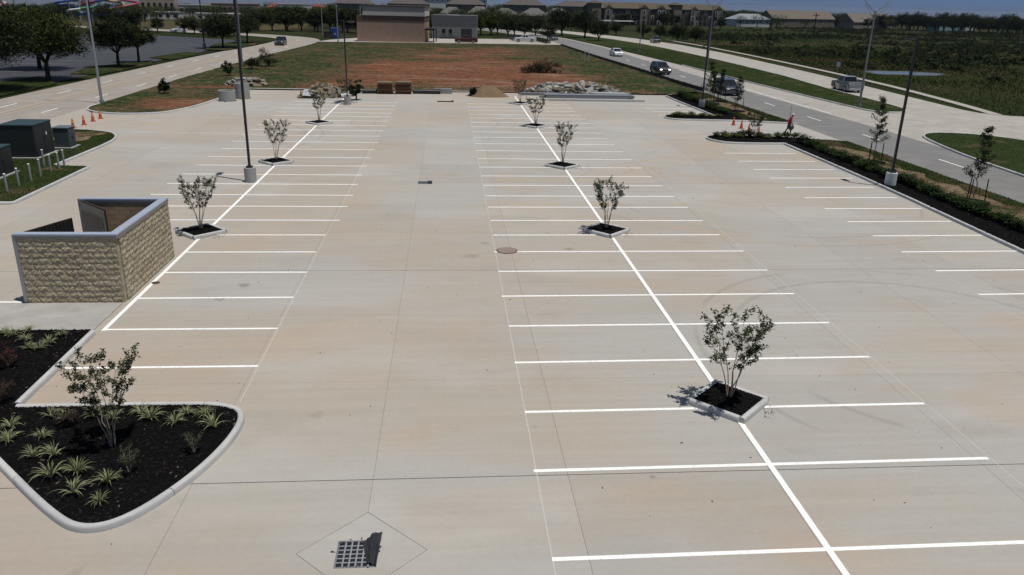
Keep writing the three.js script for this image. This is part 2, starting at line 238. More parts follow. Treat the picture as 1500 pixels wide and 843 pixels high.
  stripeZ.forEach((z, k) => {
    const w = 0.112, j = () => (q() - 0.5) * 0.06;
    const xm = k < 8 ? [1.95, 12.95] : [2.03, 12.66]; line(xm[0] + j(), z, xm[1] + j(), z - 0.08 + j(), w);
    if (k >= 3) line(k < 9 ? -10.9 : -15.75 + j(), z, (k < 9 ? -5.53 : -5.18) + j(), z + j(), w);
    if (k < 17 && k > 0) line(20.12 + j(), z + 0.1, 25.66 + j(), z - 0.02, w);
    if (k >= 21 && k < 26) line(20.3, z - 3.6, 25.6, z - 3.7, w);
  });
  line(7.5, -10, 7.52, -90.5, 0.14, M.paintBright, 0.008); line(-10.9, -23.9, -10.9, -88.5, 0.14, M.paintBright, 0.008); for (const [x, z0, z1] of [[1.97, -11, -84], [-5.5, -19, -84], [13.0, -13, -60], [20.1, -20, -58]]) { mesh('chalk_line', slabGeo([[x - 0.011, z0], [x + 0.011, z0], [x + 0.011 + (z0 - z1) * 0.001, z1], [x - 0.011 + (z0 - z1) * 0.001, z1]], 0.002, 0.0015), std(0.47, 0.45, 0.42, 0.9), lot); } line(-19, -26.55, -14.5, -26.5, 0.12);
}

// ------------------------------------------------------------------ roads
const rightL = [[32.1, -15], [32.1, -71], [31.3, -100], [31.0, -125], [29.4, -159], [29.0, -200], [27, -240], [20, -290], [6, -345]], rightR = [[44.4, -15], [44.4, -82], [42.5, -113], [41.6, -143], [40.6, -170], [39, -207], [36.8, -246], [30, -298], [16, -353]];
const farL = [[50, -84], [50.6, -104], [52.4, -124], [54.2, -188], [54, -225], [50, -262], [41, -302], [27, -357]], farR = [[56.3, -84], [58.0, -104], [59.8, -124], [63.8, -188], [64.4, -226], [61, -266], [52, -310], [38, -366]];
const leftC = chaikin([[-38.3, -10], [-38.3, -120], [-37, -160], [-35.6, -195], [-38, -220], [-50, -238], [-70, -256], [-98, -284], [-145, -325], [-230, -395]], 2);
struct('road', 'concrete divided road with grey lanes running past the lot hedge', ribbonGeo(rightL, rightR, 0.0), M.roadPale);
{
  const rd = scene.children[scene.children.length - 1];
  mesh('lane_surface', ribbonGeo(rightL.map(([x, z]) => [x + 0.05, z]), rightL.map(([x, z], i) => [x + (i < 2 ? 6.75 : i < 3 ? 6.7 : mix(6.7, 9.2, clamp((i - 2) / 3))), z]), 0.006), M.roadGrey, rd);
  const dash = (x, z, l = 3.05, m = M.paint) => mesh('lane_dash', ribbonGeo([[x - 0.06, z], [x - 0.06 - 0.0, z - l]], [[x + 0.06, z], [x + 0.06, z - l]], 0.012), m, rd);
  for (let k = -2; k < 13; k++) { const z = -29 - k * 11.2; dash(mix(35.5, 33.6, clamp((-z - 110) / 60)), z); }
  for (const [x, z] of [[39.05, -79], [38.9, -84]]) dash(x, z, 4.4);
  for (let z = -88; z > -130; z -= 4.4) dash(mix(38.85, 38.1, (-z - 88) / 40), z, 4.3);
  struct('junction_paving', 'pale concrete paving of the median opening', sheetGeo([[44.35, -15], [90, -15], [90, -77.5], [62, -78.3], [58.6, -79.4], [56.6, -81.5], [56.3, -84.2], [50, -84.2], [44.35, -82.5]], -0.006), M.roadPale);
  struct('far_carriageway', 'pale concrete carriageway beyond the grass median', ribbonGeo(farL, farR, 0.0), M.roadPale);
  const sw = chaikin([[57.6, -80.2], [59.6, -90], [63, -113], [66, -155], [69.5, -215], [70, -260]], 2);
  struct('sidewalk', 'narrow pale sidewalk along the field edge', ribbonGeo(offsetLine(sw, 0.6), offsetLine(sw, -0.6), 0.02), std(0.33, 0.31, 0.275, 0.9));
  const L = offsetLine(leftC, -5.1), Rr = offsetLine(leftC, 5.1);
  const lr = struct('street', 'tan concrete street with white lane dashes and an orange dust centre', ribbonGeo(L, Rr, -0.006), M.road);
  mesh('centre_strip', ribbonGeo(offsetLine(leftC, -0.42), offsetLine(leftC, -0.02), 0.006), M.orangeDust, lr); mesh('centre_strip', ribbonGeo(offsetLine(leftC, 0.62), offsetLine(leftC, 0.82), 0.006), M.orangeDust, lr);
  for (const x of [-35.3, -40.3]) for (let z = -28; z > -175; z -= 11.2) { const s = x === -35.3 ? z : z - 3; const dx = clamp((-s - 120) / 75) * 2.6; mesh('lane_dash', ribbonGeo([[x + dx - 0.07, s], [x + dx - 0.07, s - 3.1]], [[x + dx + 0.07, s], [x + dx + 0.07, s - 3.1]], 0.012), M.paint, lr); }
  struct('side_drive', 'concrete drive leading to the brick shop building', ribbonGeo([[-32, -203], [-24, -204.5], [29, -208.5]], [[-30, -216], [-24, -232], [29, -240]], 0.02, 5), M.roadPale);
}
// asphalt lot across the street
{
  const as = struct('asphalt_lot', 'dark asphalt parking lot across the street with faded stall lines', ribbonGeo([[-44.2, -40], [-45.6, -100], [-45.5, -140], [-45, -170], [-47, -190], [-52, -206]], [[-170, -70], [-170, -130], [-170, -170], [-165, -215], [-140, -242], [-86, -237]], -0.02, 5), M.asphalt);
  const r = rng(3);
  for (let row = 0; row < 6; row++) for (let k = 0; k < 18; k++) { const x = -55 - row * 15.5 + (k > 11 ? 4 : 0), z = -72 - k * 6.4; if (z < -185 - row * 8 || x < -150) continue; if (r() < 0.25) continue; const y = gh(x, z) + 0.01; mesh('stall_line', slabGeo([[x, z], [x - 9.5, z - 0.3], [x - 9.5, z - 0.48], [x, z - 0.18]], y, 0.01), M.oldPaint, as); }
}

// ------------------------------------------------------------------ grass tufts, mulch chips (uncountable)
const tuftGeo = gb(g => { const r = rng(12); for (let i = 0; i < 7; i++) { const a = r() * 6.28, l = 0.6 + r() * 0.5, w = 0.07, b = 0.12 * r(); const bx = Math.cos(a) * b, bz = Math.sin(a) * b, tx = Math.cos(a) * (b + 0.45 * r()), tz = Math.sin(a) * (b + 0.45 * r()); g.col = [0.8 + 0.4 * r(), 0.85 + 0.3 * r(), 0.8]; g.tri([bx - Math.sin(a) * w, -0.05, bz + Math.cos(a) * w], [bx + Math.sin(a) * w, -0.05, bz - Math.cos(a) * w], [tx, l, tz]); } });
const tuftMat = vc(0.95);
function swX(z) { const P = [[57.6, -80.2], [59.6, -90], [63, -113], [66, -155], [69.5, -215], [70, -260]]; for (let i = 0; i < 5; i++) if (z > P[i + 1][1]) return mix(P[i][0], P[i + 1][0], (z - P[i][1]) / (P[i + 1][1] - P[i][1])); return 70; }
function inst(name, label, geo, mat, list, parent) { // list of [x,y,z,sx,sy,turn,[r,g,b]]
  const m = new THREE.InstancedMesh(geo, mat, list.length), M4 = new THREE.Matrix4(), Q = new THREE.Quaternion(), E = new THREE.Euler(), c = new THREE.Color();
  list.forEach(([x, y, z, sx, sy, t, col, tilt = 0], i) => { E.set(tilt, t, tilt * 0.7); M4.compose(new THREE.Vector3(x, y, z), Q.setFromEuler(E), new THREE.Vector3(sx, sy, sx)); m.setMatrixAt(i, M4); m.setColorAt(i, c.setRGB(...col)); });
  m.name = parent ? name : numbered(name); m.castShadow = m.receiveShadow = true; m.userData.kind = 'stuff'; m.userData.label = label; (parent || scene).add(m); return m;
}
function scatter(P, n, seed, y, size, colf, keep) {
  const r = rng(seed), xs = P.map(p => p[0]), zs = P.map(p => p[1]), x0 = Math.min(...xs), x1 = Math.max(...xs), z0 = Math.min(...zs), z1 = Math.max(...zs), out = []; let guard = 0;
  while (out.length < n && guard++ < n * 12) { const x = mix(x0, x1, r()), z = mix(z0, z1, r()); if (!inPoly(x, z, P) || (keep && !keep(x, z, r))) continue; const s = size[0] + r() * (size[1] - size[0]); out.push([x, (typeof y === 'function' ? y(x, z) : y), z, s * (0.8 + 0.6 * r()), s * (0.7 + 0.6 * r()), r() * 6.28, colf(x, z, r), (r() - 0.5) * 0.4]); }
  return out;
}
const grassCol = (x, z, r) => { const t = sst(0.55, 0.8, fbm(x / 3 + 5, z / 3 + 31, 3)); const k = 0.7 + 0.6 * r(); return [mix(0.035, 0.068, t) * k, mix(0.053, 0.058, t) * k, mix(0.013, 0.026, t) * k]; };
const chipGeo = gb(g => g.box(-0.5, -0.12, -0.2, 0.5, 0.12, 0.2));
const chipMat = new THREE.MeshPhysicalMaterial({ vertexColors: true, roughness: 1, specularIntensity: 0.15 });
function chips(P, n, seed, y, parent) { return inst('mulch_chips', 'dark shredded mulch chips', chipGeo, chipMat, scatter(P, n, seed, y, [0.035, 0.085], (x, z, r) => { const k = r(); return k > 0.99 ? [0.11, 0.085, 0.06] : k > 0.85 ? [0.016, 0.014, 0.013] : [0.005, 0.0045, 0.0045]; }), parent); }

// ------------------------------------------------------------------ vacant field behind the lot
const fieldP = [[-32.9, -78], [-32.75, -75.6], [-31.5, -73.5], [-28.8, -72.35], [-26.4, -72.8], [-24.9, -74.2], [-23.7, -79], [-23.3, -86], [-22.9, -94], [27, -94.2], [28.6, -96.6], [31.0, -97], [30.8, -125], [29.2, -159], [28.8, -203.5], [-30.3, -201], [-30.4, -172], [-32.4, -140], [-33.2, -110]];
function soilMask(x, z) { // bare red soil, 0..1
  const n = fbm(x / 7 + 20, z / 9 + 70, 4) - 0.5, m = fbm(x / 2 + 8, z / 2.5 + 3, 3) - 0.5;
  const core = sst(0, 6, -z - 98.5 + n * 12) * sst(0, 30, 160 + z + n * 40) * sst(0, 9, x + 19 + n * 14) * sst(0, 8, 21.5 - x + n * 12);
  const back = sst(0, 14, -z - 120) * sst(0, 22, 196 + z) * sst(0, 12, x + 13) * sst(0, 10, 21 - x) * sst(-0.2, 0.04, n + m * 0.6) * 0.8;
  const front = sst(0, 1.2, -z - 93) * sst(0, 5, 99.5 + z) * sst(-0.1, 0.1, n + m) * 0.75, leftp = sst(6, 1.5, Math.hypot((x + 25.5) / 1.3, (z + 80.5) / 1.5) + n * 9) * 0.85;
  return clamp(Math.max(core, back, front, leftp) + m * 0.5 * Math.max(core, back));
}
{
  const x0 = -36, x1 = 33, z0 = -70, z1 = -206;
  const red = [0.142, 0.056, 0.032], tanr = [0.175, 0.098, 0.062], green = [0.022, 0.038, 0.012], dry = [0.056, 0.047, 0.024];
  const t = tex(1024, 2048, (u, v) => { const x = mix(x0, x1, u), z = mix(z0, z1, v); const s = soilMask(x, z), n = fbm(x / 1.4 + 5, z / 1.1, 3), tr = vn(x / 6 + 3, z * 1.3); let c = mix3(green, dry, sst(0.42, 0.7, fbm(x / 4 + 60, z / 3 + 20, 4))); const so = mix3(red, tanr, sst(0.42, 0.75, fbm(x / 8, z / 2.2 + 9, 4) * 0.7 + tr * 0.3)); c = mix3(c, so, s); const f = vn(x * 7, z * 6), f2 = vn(x * 2.2 + 40, z * 2.9); if (f2 > 0.66) c = mix3(c, tanr, 0.45 * (1 - s * 0.5)); if (f2 < 0.27) c = mix3(c, green, 0.55); const k = (0.55 + 0.5 * n + 0.45 * f); return [c[0] * k, c[1] * k, c[2] * k]; });
  const m = std(1, 1, 1, 1, { map: t, bumpMap: grain2, bumpScale: 0.04 });
  // gridded so that the soil is lumpy
  const g = new GB(); const cell = 1.1; const hy = (x, z) => gh(x, z) + 0.10 + 0.16 * (fbm(x / 2.3, z / 2.3, 3) - 0.5) * sst(-94.5, -97, z) + 0.2 * soilMask(x, z) * (fbm(x / 1.3 + 9, z / 1.3, 2) - 0.5) * sst(-96, -100, z);
  const clipX = (z) => { const hit = []; for (let i = 0, j = fieldP.length - 1; i < fieldP.length; j = i++) { const [xi, zi] = fieldP[i], [xj, zj] = fieldP[j]; if ((zi > z) !== (zj > z)) hit.push((xj - xi) * (z - zi) / (zj - zi) + xi); } hit.sort((a, b) => a - b); return hit; };
  for (let z = -72.4; z > -203.4; z -= cell) { const za = z, zb = Math.max(-203.4, z - cell); let A = clipX(za), B = clipX(zb); if (A.length < 2 || B.length < 2) continue; A = [A[0], A[A.length - 1]]; B = [B[0], B[B.length - 1]]; const n = Math.ceil(Math.max(A[1] - A[0], B[1] - B[0]) / cell); for (let k = 0; k < n; k++) { const f = (S, t2, zz) => { const x = mix(S[0], S[1], t2); return [x, hy(x, zz), zz]; }; g.quad(f(A, k / n, za), f(A, (k + 1) / n, za), f(B, (k + 1) / n, zb), f(B, k / n, zb)); } }
  const G = g.geo(); const p = G.attributes.position, uv = G.attributes.uv; for (let i = 0; i < p.count; i++) uv.setXY(i, (p.getX(i) - x0) / (x1 - x0), (p.getZ(i) - z0) / (z1 - z0));
  const fld = struct('vacant_field', 'vacant field of red soil and patchy grass behind the lot', toCreasedNormals(G, 1.2), m);
  kerb(chaikin([[-32.9, -79], [-32.85, -75.8], [-31.4, -73.4], [-28.8, -72.25], [-26.2, -72.6], [-24.7, -74.2], [-23.6, -79], [-23.2, -86], [-22.85, -92.5]], 2), fld, kerbMats);
  kerb([[-22.6, -93.9], [-8.5, -94.1]], fld, kerbMats); kerb([[-1.2, -94.1], [4, -94.1]], fld, kerbMats);
  const list = scatter(fieldP, 26000, 55, (x, z) => gh(x, z) + 0.05, [0.07, 0.17], grassCol, (x, z, r) => r() > soilMask(x, z) * 1.05 && r() < (z > -150 ? 1 : 0.6));
  tag(inst('field_grass', 'patchy grass growing on the vacant field', tuftGeo, tuftMat, list), 'patchy grass growing on the vacant field', 'grass', null, 'stuff');
  const r = rng(71), pebG = new THREE.DodecahedronGeometry(0.5, 0), pl = []; for (let i = 0; i < 1400; i++) { const x = mix(-22, 26, r()), z = mix(-94.5, -170, Math.pow(r(), 1.4)); const s = 0.05 + r() * r() * 0.22, k = 0.7 + 0.6 * r(); pl.push([x, gh(x, z) + 0.1, z, s, s * 0.7, r() * 6, r() < 0.5 ? [0.13 * k, 0.065 * k, 0.042 * k] : [0.22 * k, 0.19 * k, 0.15 * k], r()]); }
  inst('clods', 'scattered soil clods and stones', pebG, std(1, 1, 1, 1), pl); tag(scene.children[scene.children.length - 1], 'scattered soil clods and stones on the vacant field', 'stones', null, 'stuff');
}

// ------------------------------------------------------------------ raised verges, islands and beds
const vergeTex = tex(1024, 1024, (u, v) => { const x = u * 24, z = v * 24; const n = fbm(x / 0.8, z / 0.8, 3), dry = sst(0.56, 0.76, fbm(x / 3 + 50, z / 3, 4)); const c = mix3([0.026, 0.039, 0.011], [0.088, 0.062, 0.036], dry), k = 0.7 + 0.6 * n; return [c[0] * k, c[1] * k, c[2] * k]; }, { repeat: true });
const turfMat = std(1, 1, 1, 1, { map: rep(vergeTex, 1 / 24), bumpMap: grain2, bumpScale: 0.03 });
const soilMat = std(1, 1, 1, 1, { map: rep(tex(512, 512, (u, v) => { const x = u * 12, z = v * 12; const c = mix3([0.105, 0.068, 0.042], [0.17, 0.125, 0.078], sst(0.35, 0.7, fbm(x, z, 4))), g = sst(0.6, 0.75, fbm(x / 1.2 + 30, z / 1.2 + 9, 3)), k = 0.65 + 0.7 * vn(x * 9, z * 9); return mix3(c, [0.03, 0.042, 0.014], g * 0.8).map(q => q * k); }, { repeat: true }), 1 / 12), bumpMap: grain2, bumpScale: 0.03 });
const raggedStrip = (pts, w, seed) => { const L = [], Rr = []; for (let i = 0; i < pts.length - 1; i++) { const n = Math.ceil(Math.hypot(pts[i + 1][0] - pts[i][0], pts[i + 1][1] - pts[i][1]) / 0.5); for (let k = 0; k < n; k++) { const x = mix(pts[i][0], pts[i + 1][0], k / n), z = mix(pts[i][1], pts[i + 1][1], k / n); const end = Math.min(1, (L.length + 1) / 4); L.push([x - w * end * (0.4 + 1.0 * vn(z * 0.9 + seed, x)), z]); Rr.push([x + w * end * (0.25 + 1.2 * vn(z * 0.8 + seed + 9, x)), z]); } } return [...L, ...Rr.reverse()]; };
function verge(name, label, P, n, seed, { kerbs = [], mulch = null, chipsN = 0, bare = 0.0, soil = null } = {}) {
  const o = struct(name, label);
  mesh('turf', slabGeo(P, 0.12, 0.12), turfMat, o);
  for (const k of kerbs) kerb(k, o, kerbMats);
  if (soil) mesh('bare_soil', slabGeo(soil, 0.132, 0.01), soilMat, o);
  if (mulch) for (const mp of [].concat([mulch])) { mesh('mulch_bed', slabGeo(mp, 0.145, 0.03), M.mulch, o); if (chipsN) chips(mp, chipsN, seed + 1, 0.15, o); }
  if (n) inst('turf_grass', 'short grass blades', tuftGeo, tuftMat, scatter(P, n, seed, 0.115, [0.045, 0.10], grassCol, (x, z, r) => (!mulch || !inPoly(x, z, mulch)) && (!soil || !inPoly(x, z, soil) || r() < 0.12) && r() > bare * sst(0.45, 0.6, fbm(x / 3 + 50, z / 3, 3))), o);
  return o;
}
// utility island on the street side
{
  const P = [[-21.65, -40.2], [-21.7, -49.2], [-23.85, -49.5], [-23.8, -56.6], [-24.1, -59.6], [-25.2, -61.9], [-27.4, -63.1], [-30.5, -63.3], [-33.1, -62.5], [-33.1, -40.2]];
  verge('utility_island', 'kerbed grass island around the green utility cabinets', P, 16000, 81, { kerbs: [chaikin([[-23.85, -49.6], [-23.75, -56.4], [-24.0, -59.8], [-25.2, -62.1], [-27.4, -63.3], [-30.5, -63.5], [-33, -62.6]], 2), [[-33, -40.15], [-21.75, -40.15], [-21.6, -40.3], [-21.65, -49.2]]], bare: 0.3, soil: raggedStrip([[-26.6, -56.9], [-26.6, -62.2]], 1.25, 5) });
}
// near-left planted bed
const bedCurve = chaikin([[-16, -22.1], [-10.08, -16.16], [-8.0, -14.1], [-7.2, -13.6], [-6.45, -13.95], [-5.65, -15.4], [-5.2, -17.0], [-5.2, -18.3], [-5.9, -18.72], [-7, -18.78], [-9, -18.78], [-11.0, -18.78]], 3);
{
  const P = [...bedCurve, [-11.06, -18.85], [-11.12, -23.75], [-20, -23.8], [-20, -26.1]];
  P[P.length - 1] = [-19.9, -22.2];
  const o = struct('landscape_bed', 'dark mulched bed with rounded concrete kerb and striped plants');
  mesh('mulch_bed', slabGeo(P, 0.11, 0.11), M.mulch, o); chips(P, 15000, 41, 0.115, o);
  kerb(bedCurve, o, kerbMats, 4.6); kerb([[-11.05, -18.9], [-11.1, -23.65]], o, kerbMats, 2.5);
  struct('walk_slab', 'smooth concrete apron slab beside the block enclosure', slabGeo([[-11.2, -23.85], [-11.2, -26.3], [-22, -26.3], [-22, -23.85]], 0.03, 0.03), std(0.40, 0.385, 0.36, 0.9, { map: rep(blotch, 1 / 5) }));
}
// right-hand hedge verges
const hedgeKerbA = chaikin([[25.2, -18], [25.65, -32], [26.25, -44.7], [26.3, -58], [26.3, -60.15]], 1), penA = chaikin([[26.3, -60.15], [23.5, -60.1], [21.7, -60.3], [20.8, -61.6], [20.8, -62.9], [21.8, -63.9], [24.5, -63.6], [28, -62.9], [32.0, -61.6]], 2);
const penB = chaikin([[32.1, -71.3], [29, -72.3], [26.6, -72.8], [22.5, -72.9], [20.7, -73.3], [20.4, -74.6], [21.2, -76.2], [23.4, -76.2], [25.8, -75.5]], 2), hedgeKerbB = [[25.8, -75.5], [25.7, -80], [25.5, -86], [25.4, -92.6], [26.5, -94.0]];
verge('hedge_verge', 'kerbed verge with mulch and shrub hedge beside the road', [...hedgeKerbA, ...penA, [32.05, -61.6], [32.05, -18]], 11000, 83, { kerbs: [hedgeKerbA, penA], mulch: [...hedgeKerbA, ...penA.filter(p => p[0] < 27.6), [28.4, -62.6], [28.9, -60], [28.7, -44], [28.4, -18]], chipsN: 7000, bare: 0.3, soil: raggedStrip([[29.7, -26], [29.8, -45], [29.7, -59.5]], 0.95, 3) });
verge('hedge_verge', 'kerbed verge with shrubs between lot exit and vacant field', [...penB, ...hedgeKerbB, [31.2, -96.5], [31.4, -90], [32.0, -72]], 7000, 87, { kerbs: [penB, hedgeKerbB], mulch: [...penB.filter(p => p[0] < 27.2), ...hedgeKerbB, [28, -93.5], [28.1, -76], [27.6, -73.2]], chipsN: 3000, bare: 0.3, soil: raggedStrip([[29.9, -73.5], [29.6, -82], [29.4, -91]], 0.8, 8) });
// medians
{
  const nose = chaikin([[42.6, -110], [44.1, -84], [44.5, -81.2], [46.2, -80.1], [48.3, -80.9], [49.8, -85], [50.5, -104]], 2);
  const P = [...nose, [52.4, -124], [54.1, -187], [39.2, -207], [40.7, -170], [41.7, -143]];
  const o = struct('grass_median', 'grass median between the two carriageways');
  mesh('turf', slabGeo(nose.concat([[52.3, -123], [41.9, -123]]), 0.12, 0.12), turfMat, o);
  mesh('turf', ribbonGeo([[41.9, -122.9], [41.7, -143], [40.7, -170], [39.1, -207], [37, -246], [31, -296]], [[52.3, -122.9], [52.9, -143], [53.6, -170], [54, -207], [51, -252], [42, -299]], 0.1), turfMat, o);
  kerb([[41.7, -143], ...nose, [52.4, -124], [53, -145]], o, kerbMats, 6);
  inst('turf_grass', 'short mown grass', tuftGeo, tuftMat, scatter(P, 16000, 91, (x, z) => gh(x, z) + 0.10, [0.06, 0.13], grassCol), o);
  const P2 = chaikin([[37.2, -40], [38.0, -54], [39.3, -61.2], [40.3, -65], [42.5, -66.9], [46, -66], [48.4, -63], [50, -55], [51, -40]], 2);
  verge('junction_island', 'kerbed grass island at the median opening', P2, 6000, 93, { kerbs: [P2], bare: 0.1 });
}
// field edge strip between far carriageway and the brush
tag(inst('roadside_grass', 'mown roadside grass', tuftGeo, tuftMat, scatter([[57, -81.5], [60, -104], [62, -124], [66, -188], [67, -228], [110, -228], [110, -60], [62, -76]], 52000, 95, (x, z) => gh(x, z) - 0.06, [0.10, 0.24], (x, z, r) => { const c = grassCol(x / 3, z / 3, r); return [c[0] * 0.85, c[1] * 0.85, c[2] * 0.85]; }, (x, z) => Math.hypot((x - 78) / 7.6, (z + 134.2) / 5.2) > 1 && Math.abs(x - swX(z)) > 1.25 && x > mix(57.2, 65.2, clamp((-z - 82) / 106)))), 'grass growing along the far roadside and field', 'grass', null, 'stuff');
// brush field and pond
{
  const pp = []; for (let i = 0; i < 40; i++) { const a = i / 40 * 6.283, k = 0.8 + 0.35 * vn(Math.cos(a) * 2 + 9, Math.sin(a) * 2 + 9); pp.push([78 + Math.cos(a) * 7.2 * k, -134.5 + Math.sin(a) * 4.4 * k]); }
  struct('pond', 'small pond of standing water in the brushy field', sheetGeo(pp.map(([x, z]) => [x, z + 0.9 * (vn(x * 0.9, z * 2) - 0.5)]), -0.04), std(0.12, 0.135, 0.15, 0.2, { bumpMap: grain2, bumpScale: 0.02 }));
  const bushG = gb(g => { const q = rng(19); for (let i = 0; i < 90; i++) { const a = q() * 6.28, b = Math.acos(1 - q() * 1.1), rr = 0.55 + 0.45 * q(); const x = Math.sin(b) * Math.cos(a) * rr, z = Math.sin(b) * Math.sin(a) * rr, y = Math.cos(b) * rr * 0.9; const s = 0.11 + q() * 0.12; const k = 0.6 + 0.8 * q(); g.col = [k, k, k]; const d = () => (q() - 0.5) * 2 * s; g.tri([x + d(), y + d(), z + d()], [x + d(), y + d(), z + d()], [x + d(), y + d(), z + d()]); g.tri([x + d(), y + d(), z + d()], [x + d(), y + d(), z + d()], [x + d(), y + d(), z + d()]); } });
  const F = [[68, -135], [72, -170], [75, -240], [78, -300], [120, -420], [260, -560], [520, -640], [520, -300], [300, -180], [150, -100], [85, -100]];
  const bl = scatter(F, 5200, 23, (x, z) => gh(x, z) - 0.2, [0.6, 1.7], (x, z, r2) => { const k = 0.75 + 0.5 * r2(), t = vn(x / 9, z / 9) * 0.8 + 0.2 * r2(); return t < 0.25 ? [0.034 * k, 0.032 * k, 0.020 * k] : t < 0.7 ? [0.022 * k, 0.030 * k, 0.013 * k] : [0.032 * k, 0.042 * k, 0.014 * k]; }, (x, z, r2) => r2() < sst(0.47, 0.62, fbm(x / 40 + 31, z / 24 + 77, 3)) + 0.02 && Math.hypot((x - 78) / 11, (z + 130) / 12) > 1 && x > swX(z) + 4);
  tag(inst('field_brush', 'low scrubby brush covering the field', bushG, brushMat, bl), 'low scrubby brush covering the open field', 'brush', null, 'stuff');
  const F2 = [[64, -120], [75, -240], [110, -400], [300, -560], [520, -600], [520, -250], [150, -100], [110, -60]];
  tag(inst('tall_grass', 'tall grass of the field', tuftGeo, tuftMat, scatter(F2, 46000, 29, (x, z) => gh(x, z) - 0.08, [0.28, 0.55], (x, z, r2) => { const c = grassCol(x / 4, z / 4, r2); return [c[0] * 0.85, c[1] * 0.85, c[2] * 0.85]; }, (x, z, r2) => Math.hypot((x - 78) / 10, (z + 130) / 10) > 1 && x > swX(z) + 1.3 && r2() < clamp(170 / Math.hypot(x, z)))), 'tall rough grass of the open field', 'grass', null, 'stuff');
}
console.log('setting built');
// ------------------------------------------------------------------ planter islands and crape myrtles
const planterMulch = [[0, 1.0], [1.0, 0], [0, -1.0], [-1.0, 0]];
function makePlanter() {
  const o = thing('planter_island', '', 'planter', [0, 0, 0], 0, 'diamond planter islands on the stall lines');
  const h = 1.06, pr = KERB;
  const corners = [[0, h], [h, 0], [0, -h], [-h, 0]];
  for (let i = 0; i < 4; i++) { const a = corners[i], b = corners[(i + 1) % 4]; const t = 0.006; mesh('kerb_segment', sweepGeo([[mix(a[0], b[0], t - 0.03), mix(a[1], b[1], t - 0.03)], [mix(a[0], b[0], 1 - t - 0.045), mix(a[1], b[1], 1 - t - 0.045)]], pr), kerbMats[i % 3], o); }
  const mound = gb(g => { const n = 8; const v = (i, j) => { const u = i / n * 2 - 1, w = j / n * 2 - 1; const x = (u + w) / 2 * h * 0.99, z = (u - w) / 2 * h * 0.99; return [x, 0.10 + 0.09 * (1 - Math.max(Math.abs(u), Math.abs(w)) ** 2) + 0.03 * vn(x * 5 + 3, z * 5), z]; }; for (let i = 0; i < n; i++) for (let j = 0; j < n; j++) g.quad(v(i, j), v(i, j + 1), v(i + 1, j + 1), v(i + 1, j)); });
  mesh('mulch_mound', toCreasedNormals(mound, 1), M.mulch, o);
  const P = planterMulch; const list = scatter(P, 620, 201, (x, z) => 0.12 + 0.08 * (1 - (Math.abs(x) + Math.abs(z)) ** 2), [0.035, 0.08], (x, z, r) => r() > 0.85 ? [0.016, 0.014, 0.013] : [0.005, 0.0045, 0.0045]); inst('mulch_chips', 'dark mulch chips', chipGeo, chipMat, list, o);
  return o;
}
function leafAt(g, r, x, y, z, s, cols) { // one folded leaf
  const a = r() * 6.283, t = (r() - 0.3) * 1.6, dx = Math.cos(a) * Math.cos(t), dz = Math.sin(a) * Math.cos(t), dy = Math.sin(t); const px = -Math.sin(a), pz = Math.cos(a); const w = s * (0.28 + 0.14 * r()); const k = 0.7 + 0.6 * r(), c = cols[Math.floor(r() * cols.length)]; g.col = [c[0] * k, c[1] * k, c[2] * k];
  const mx = x + dx * s * 0.5, my = y + dy * s * 0.5, mz = z + dz * s * 0.5, tip = [x + dx * s, y + dy * s - 0.1 * s, z + dz * s]; const up = 0.12 * s;
  g.tri([x, y, z], [mx + px * w, my + up, mz + pz * w], tip); g.tri([x, y, z], tip, [mx - px * w, my + up, mz - pz * w]);
}
const myrtleLeaf = [[0.050, 0.066, 0.028], [0.036, 0.050, 0.021], [0.066, 0.080, 0.036], [0.060, 0.058, 0.032]];
function makeMyrtle(seed, H0 = 2.3, spread = 0.85, leaves = 1300, label) {
  const o = thing('crape_myrtle', label, 'tree', [0, 0, 0], 0, 'young crape myrtles on the lot'); const r = rng(seed);
  const b = new GB(), l = new GB(); b.col = [1, 1, 1]; const tips = [];
  const ns = 6; for (let s = 0; s < ns; s++) {
    const a = s / ns * 6.283 + r() * 0.8, reach = spread * (0.45 + 0.55 * r()); let p = [Math.cos(a) * 0.05, -0.05, Math.sin(a) * 0.05]; let rad = 0.02; const n = 6;
    for (let k = 1; k <= n; k++) { const t = k / n, e = Math.pow(t, 1.35); const q = [Math.cos(a) * (0.05 + reach * e) + (r() - 0.5) * 0.08, H0 * 0.86 * t + (r() - 0.5) * 0.05, Math.sin(a) * (0.05 + reach * e) + (r() - 0.5) * 0.08]; const r1 = rad * 0.82; b.cyl(p, q, rad, r1, 6, false); if (k >= 3) for (let f = 0; f < 2 + (k > 3 ? 1 : 0); f++) { const ba = a + (r() - 0.5) * 3.6, len = (0.22 + 0.34 * r()) * H0 / 2.3; const e2 = [q[0] + Math.cos(ba) * len * 0.75, q[1] + len * (0.35 + 0.5 * r()), q[2] + Math.sin(ba) * len * 0.75]; b.cyl(q, e2, r1 * 0.5, 0.004, 4, false); tips.push([q, e2]); } p = q; rad = r1; }
    tips.push([p, [p[0] + (r() - 0.5) * 0.2, p[1] + 0.32 * r() + 0.08, p[2] + (r() - 0.5) * 0.2]]); b.cyl(p, tips[tips.length - 1][1], rad * 0.7, 0.004, 4, false);
  }
  for (let i = 0; i < leaves; i++) { const [u, v] = tips[Math.floor(r() * tips.length)], t = 0.25 + 0.8 * Math.sqrt(r()); const sp = 0.055; leafAt(l, r, mix(u[0], v[0], t) + (r() - 0.5) * sp * 2, mix(u[1], v[1], t) + (r() - 0.5) * sp * 2, mix(u[2], v[2], t) + (r() - 0.5) * sp * 2, 0.05 + 0.045 * r(), myrtleLeaf); }
  mesh('stems', b.geo(), M.barkPale, o); mesh('foliage', l.geo(), leafMat, o); return o;
}
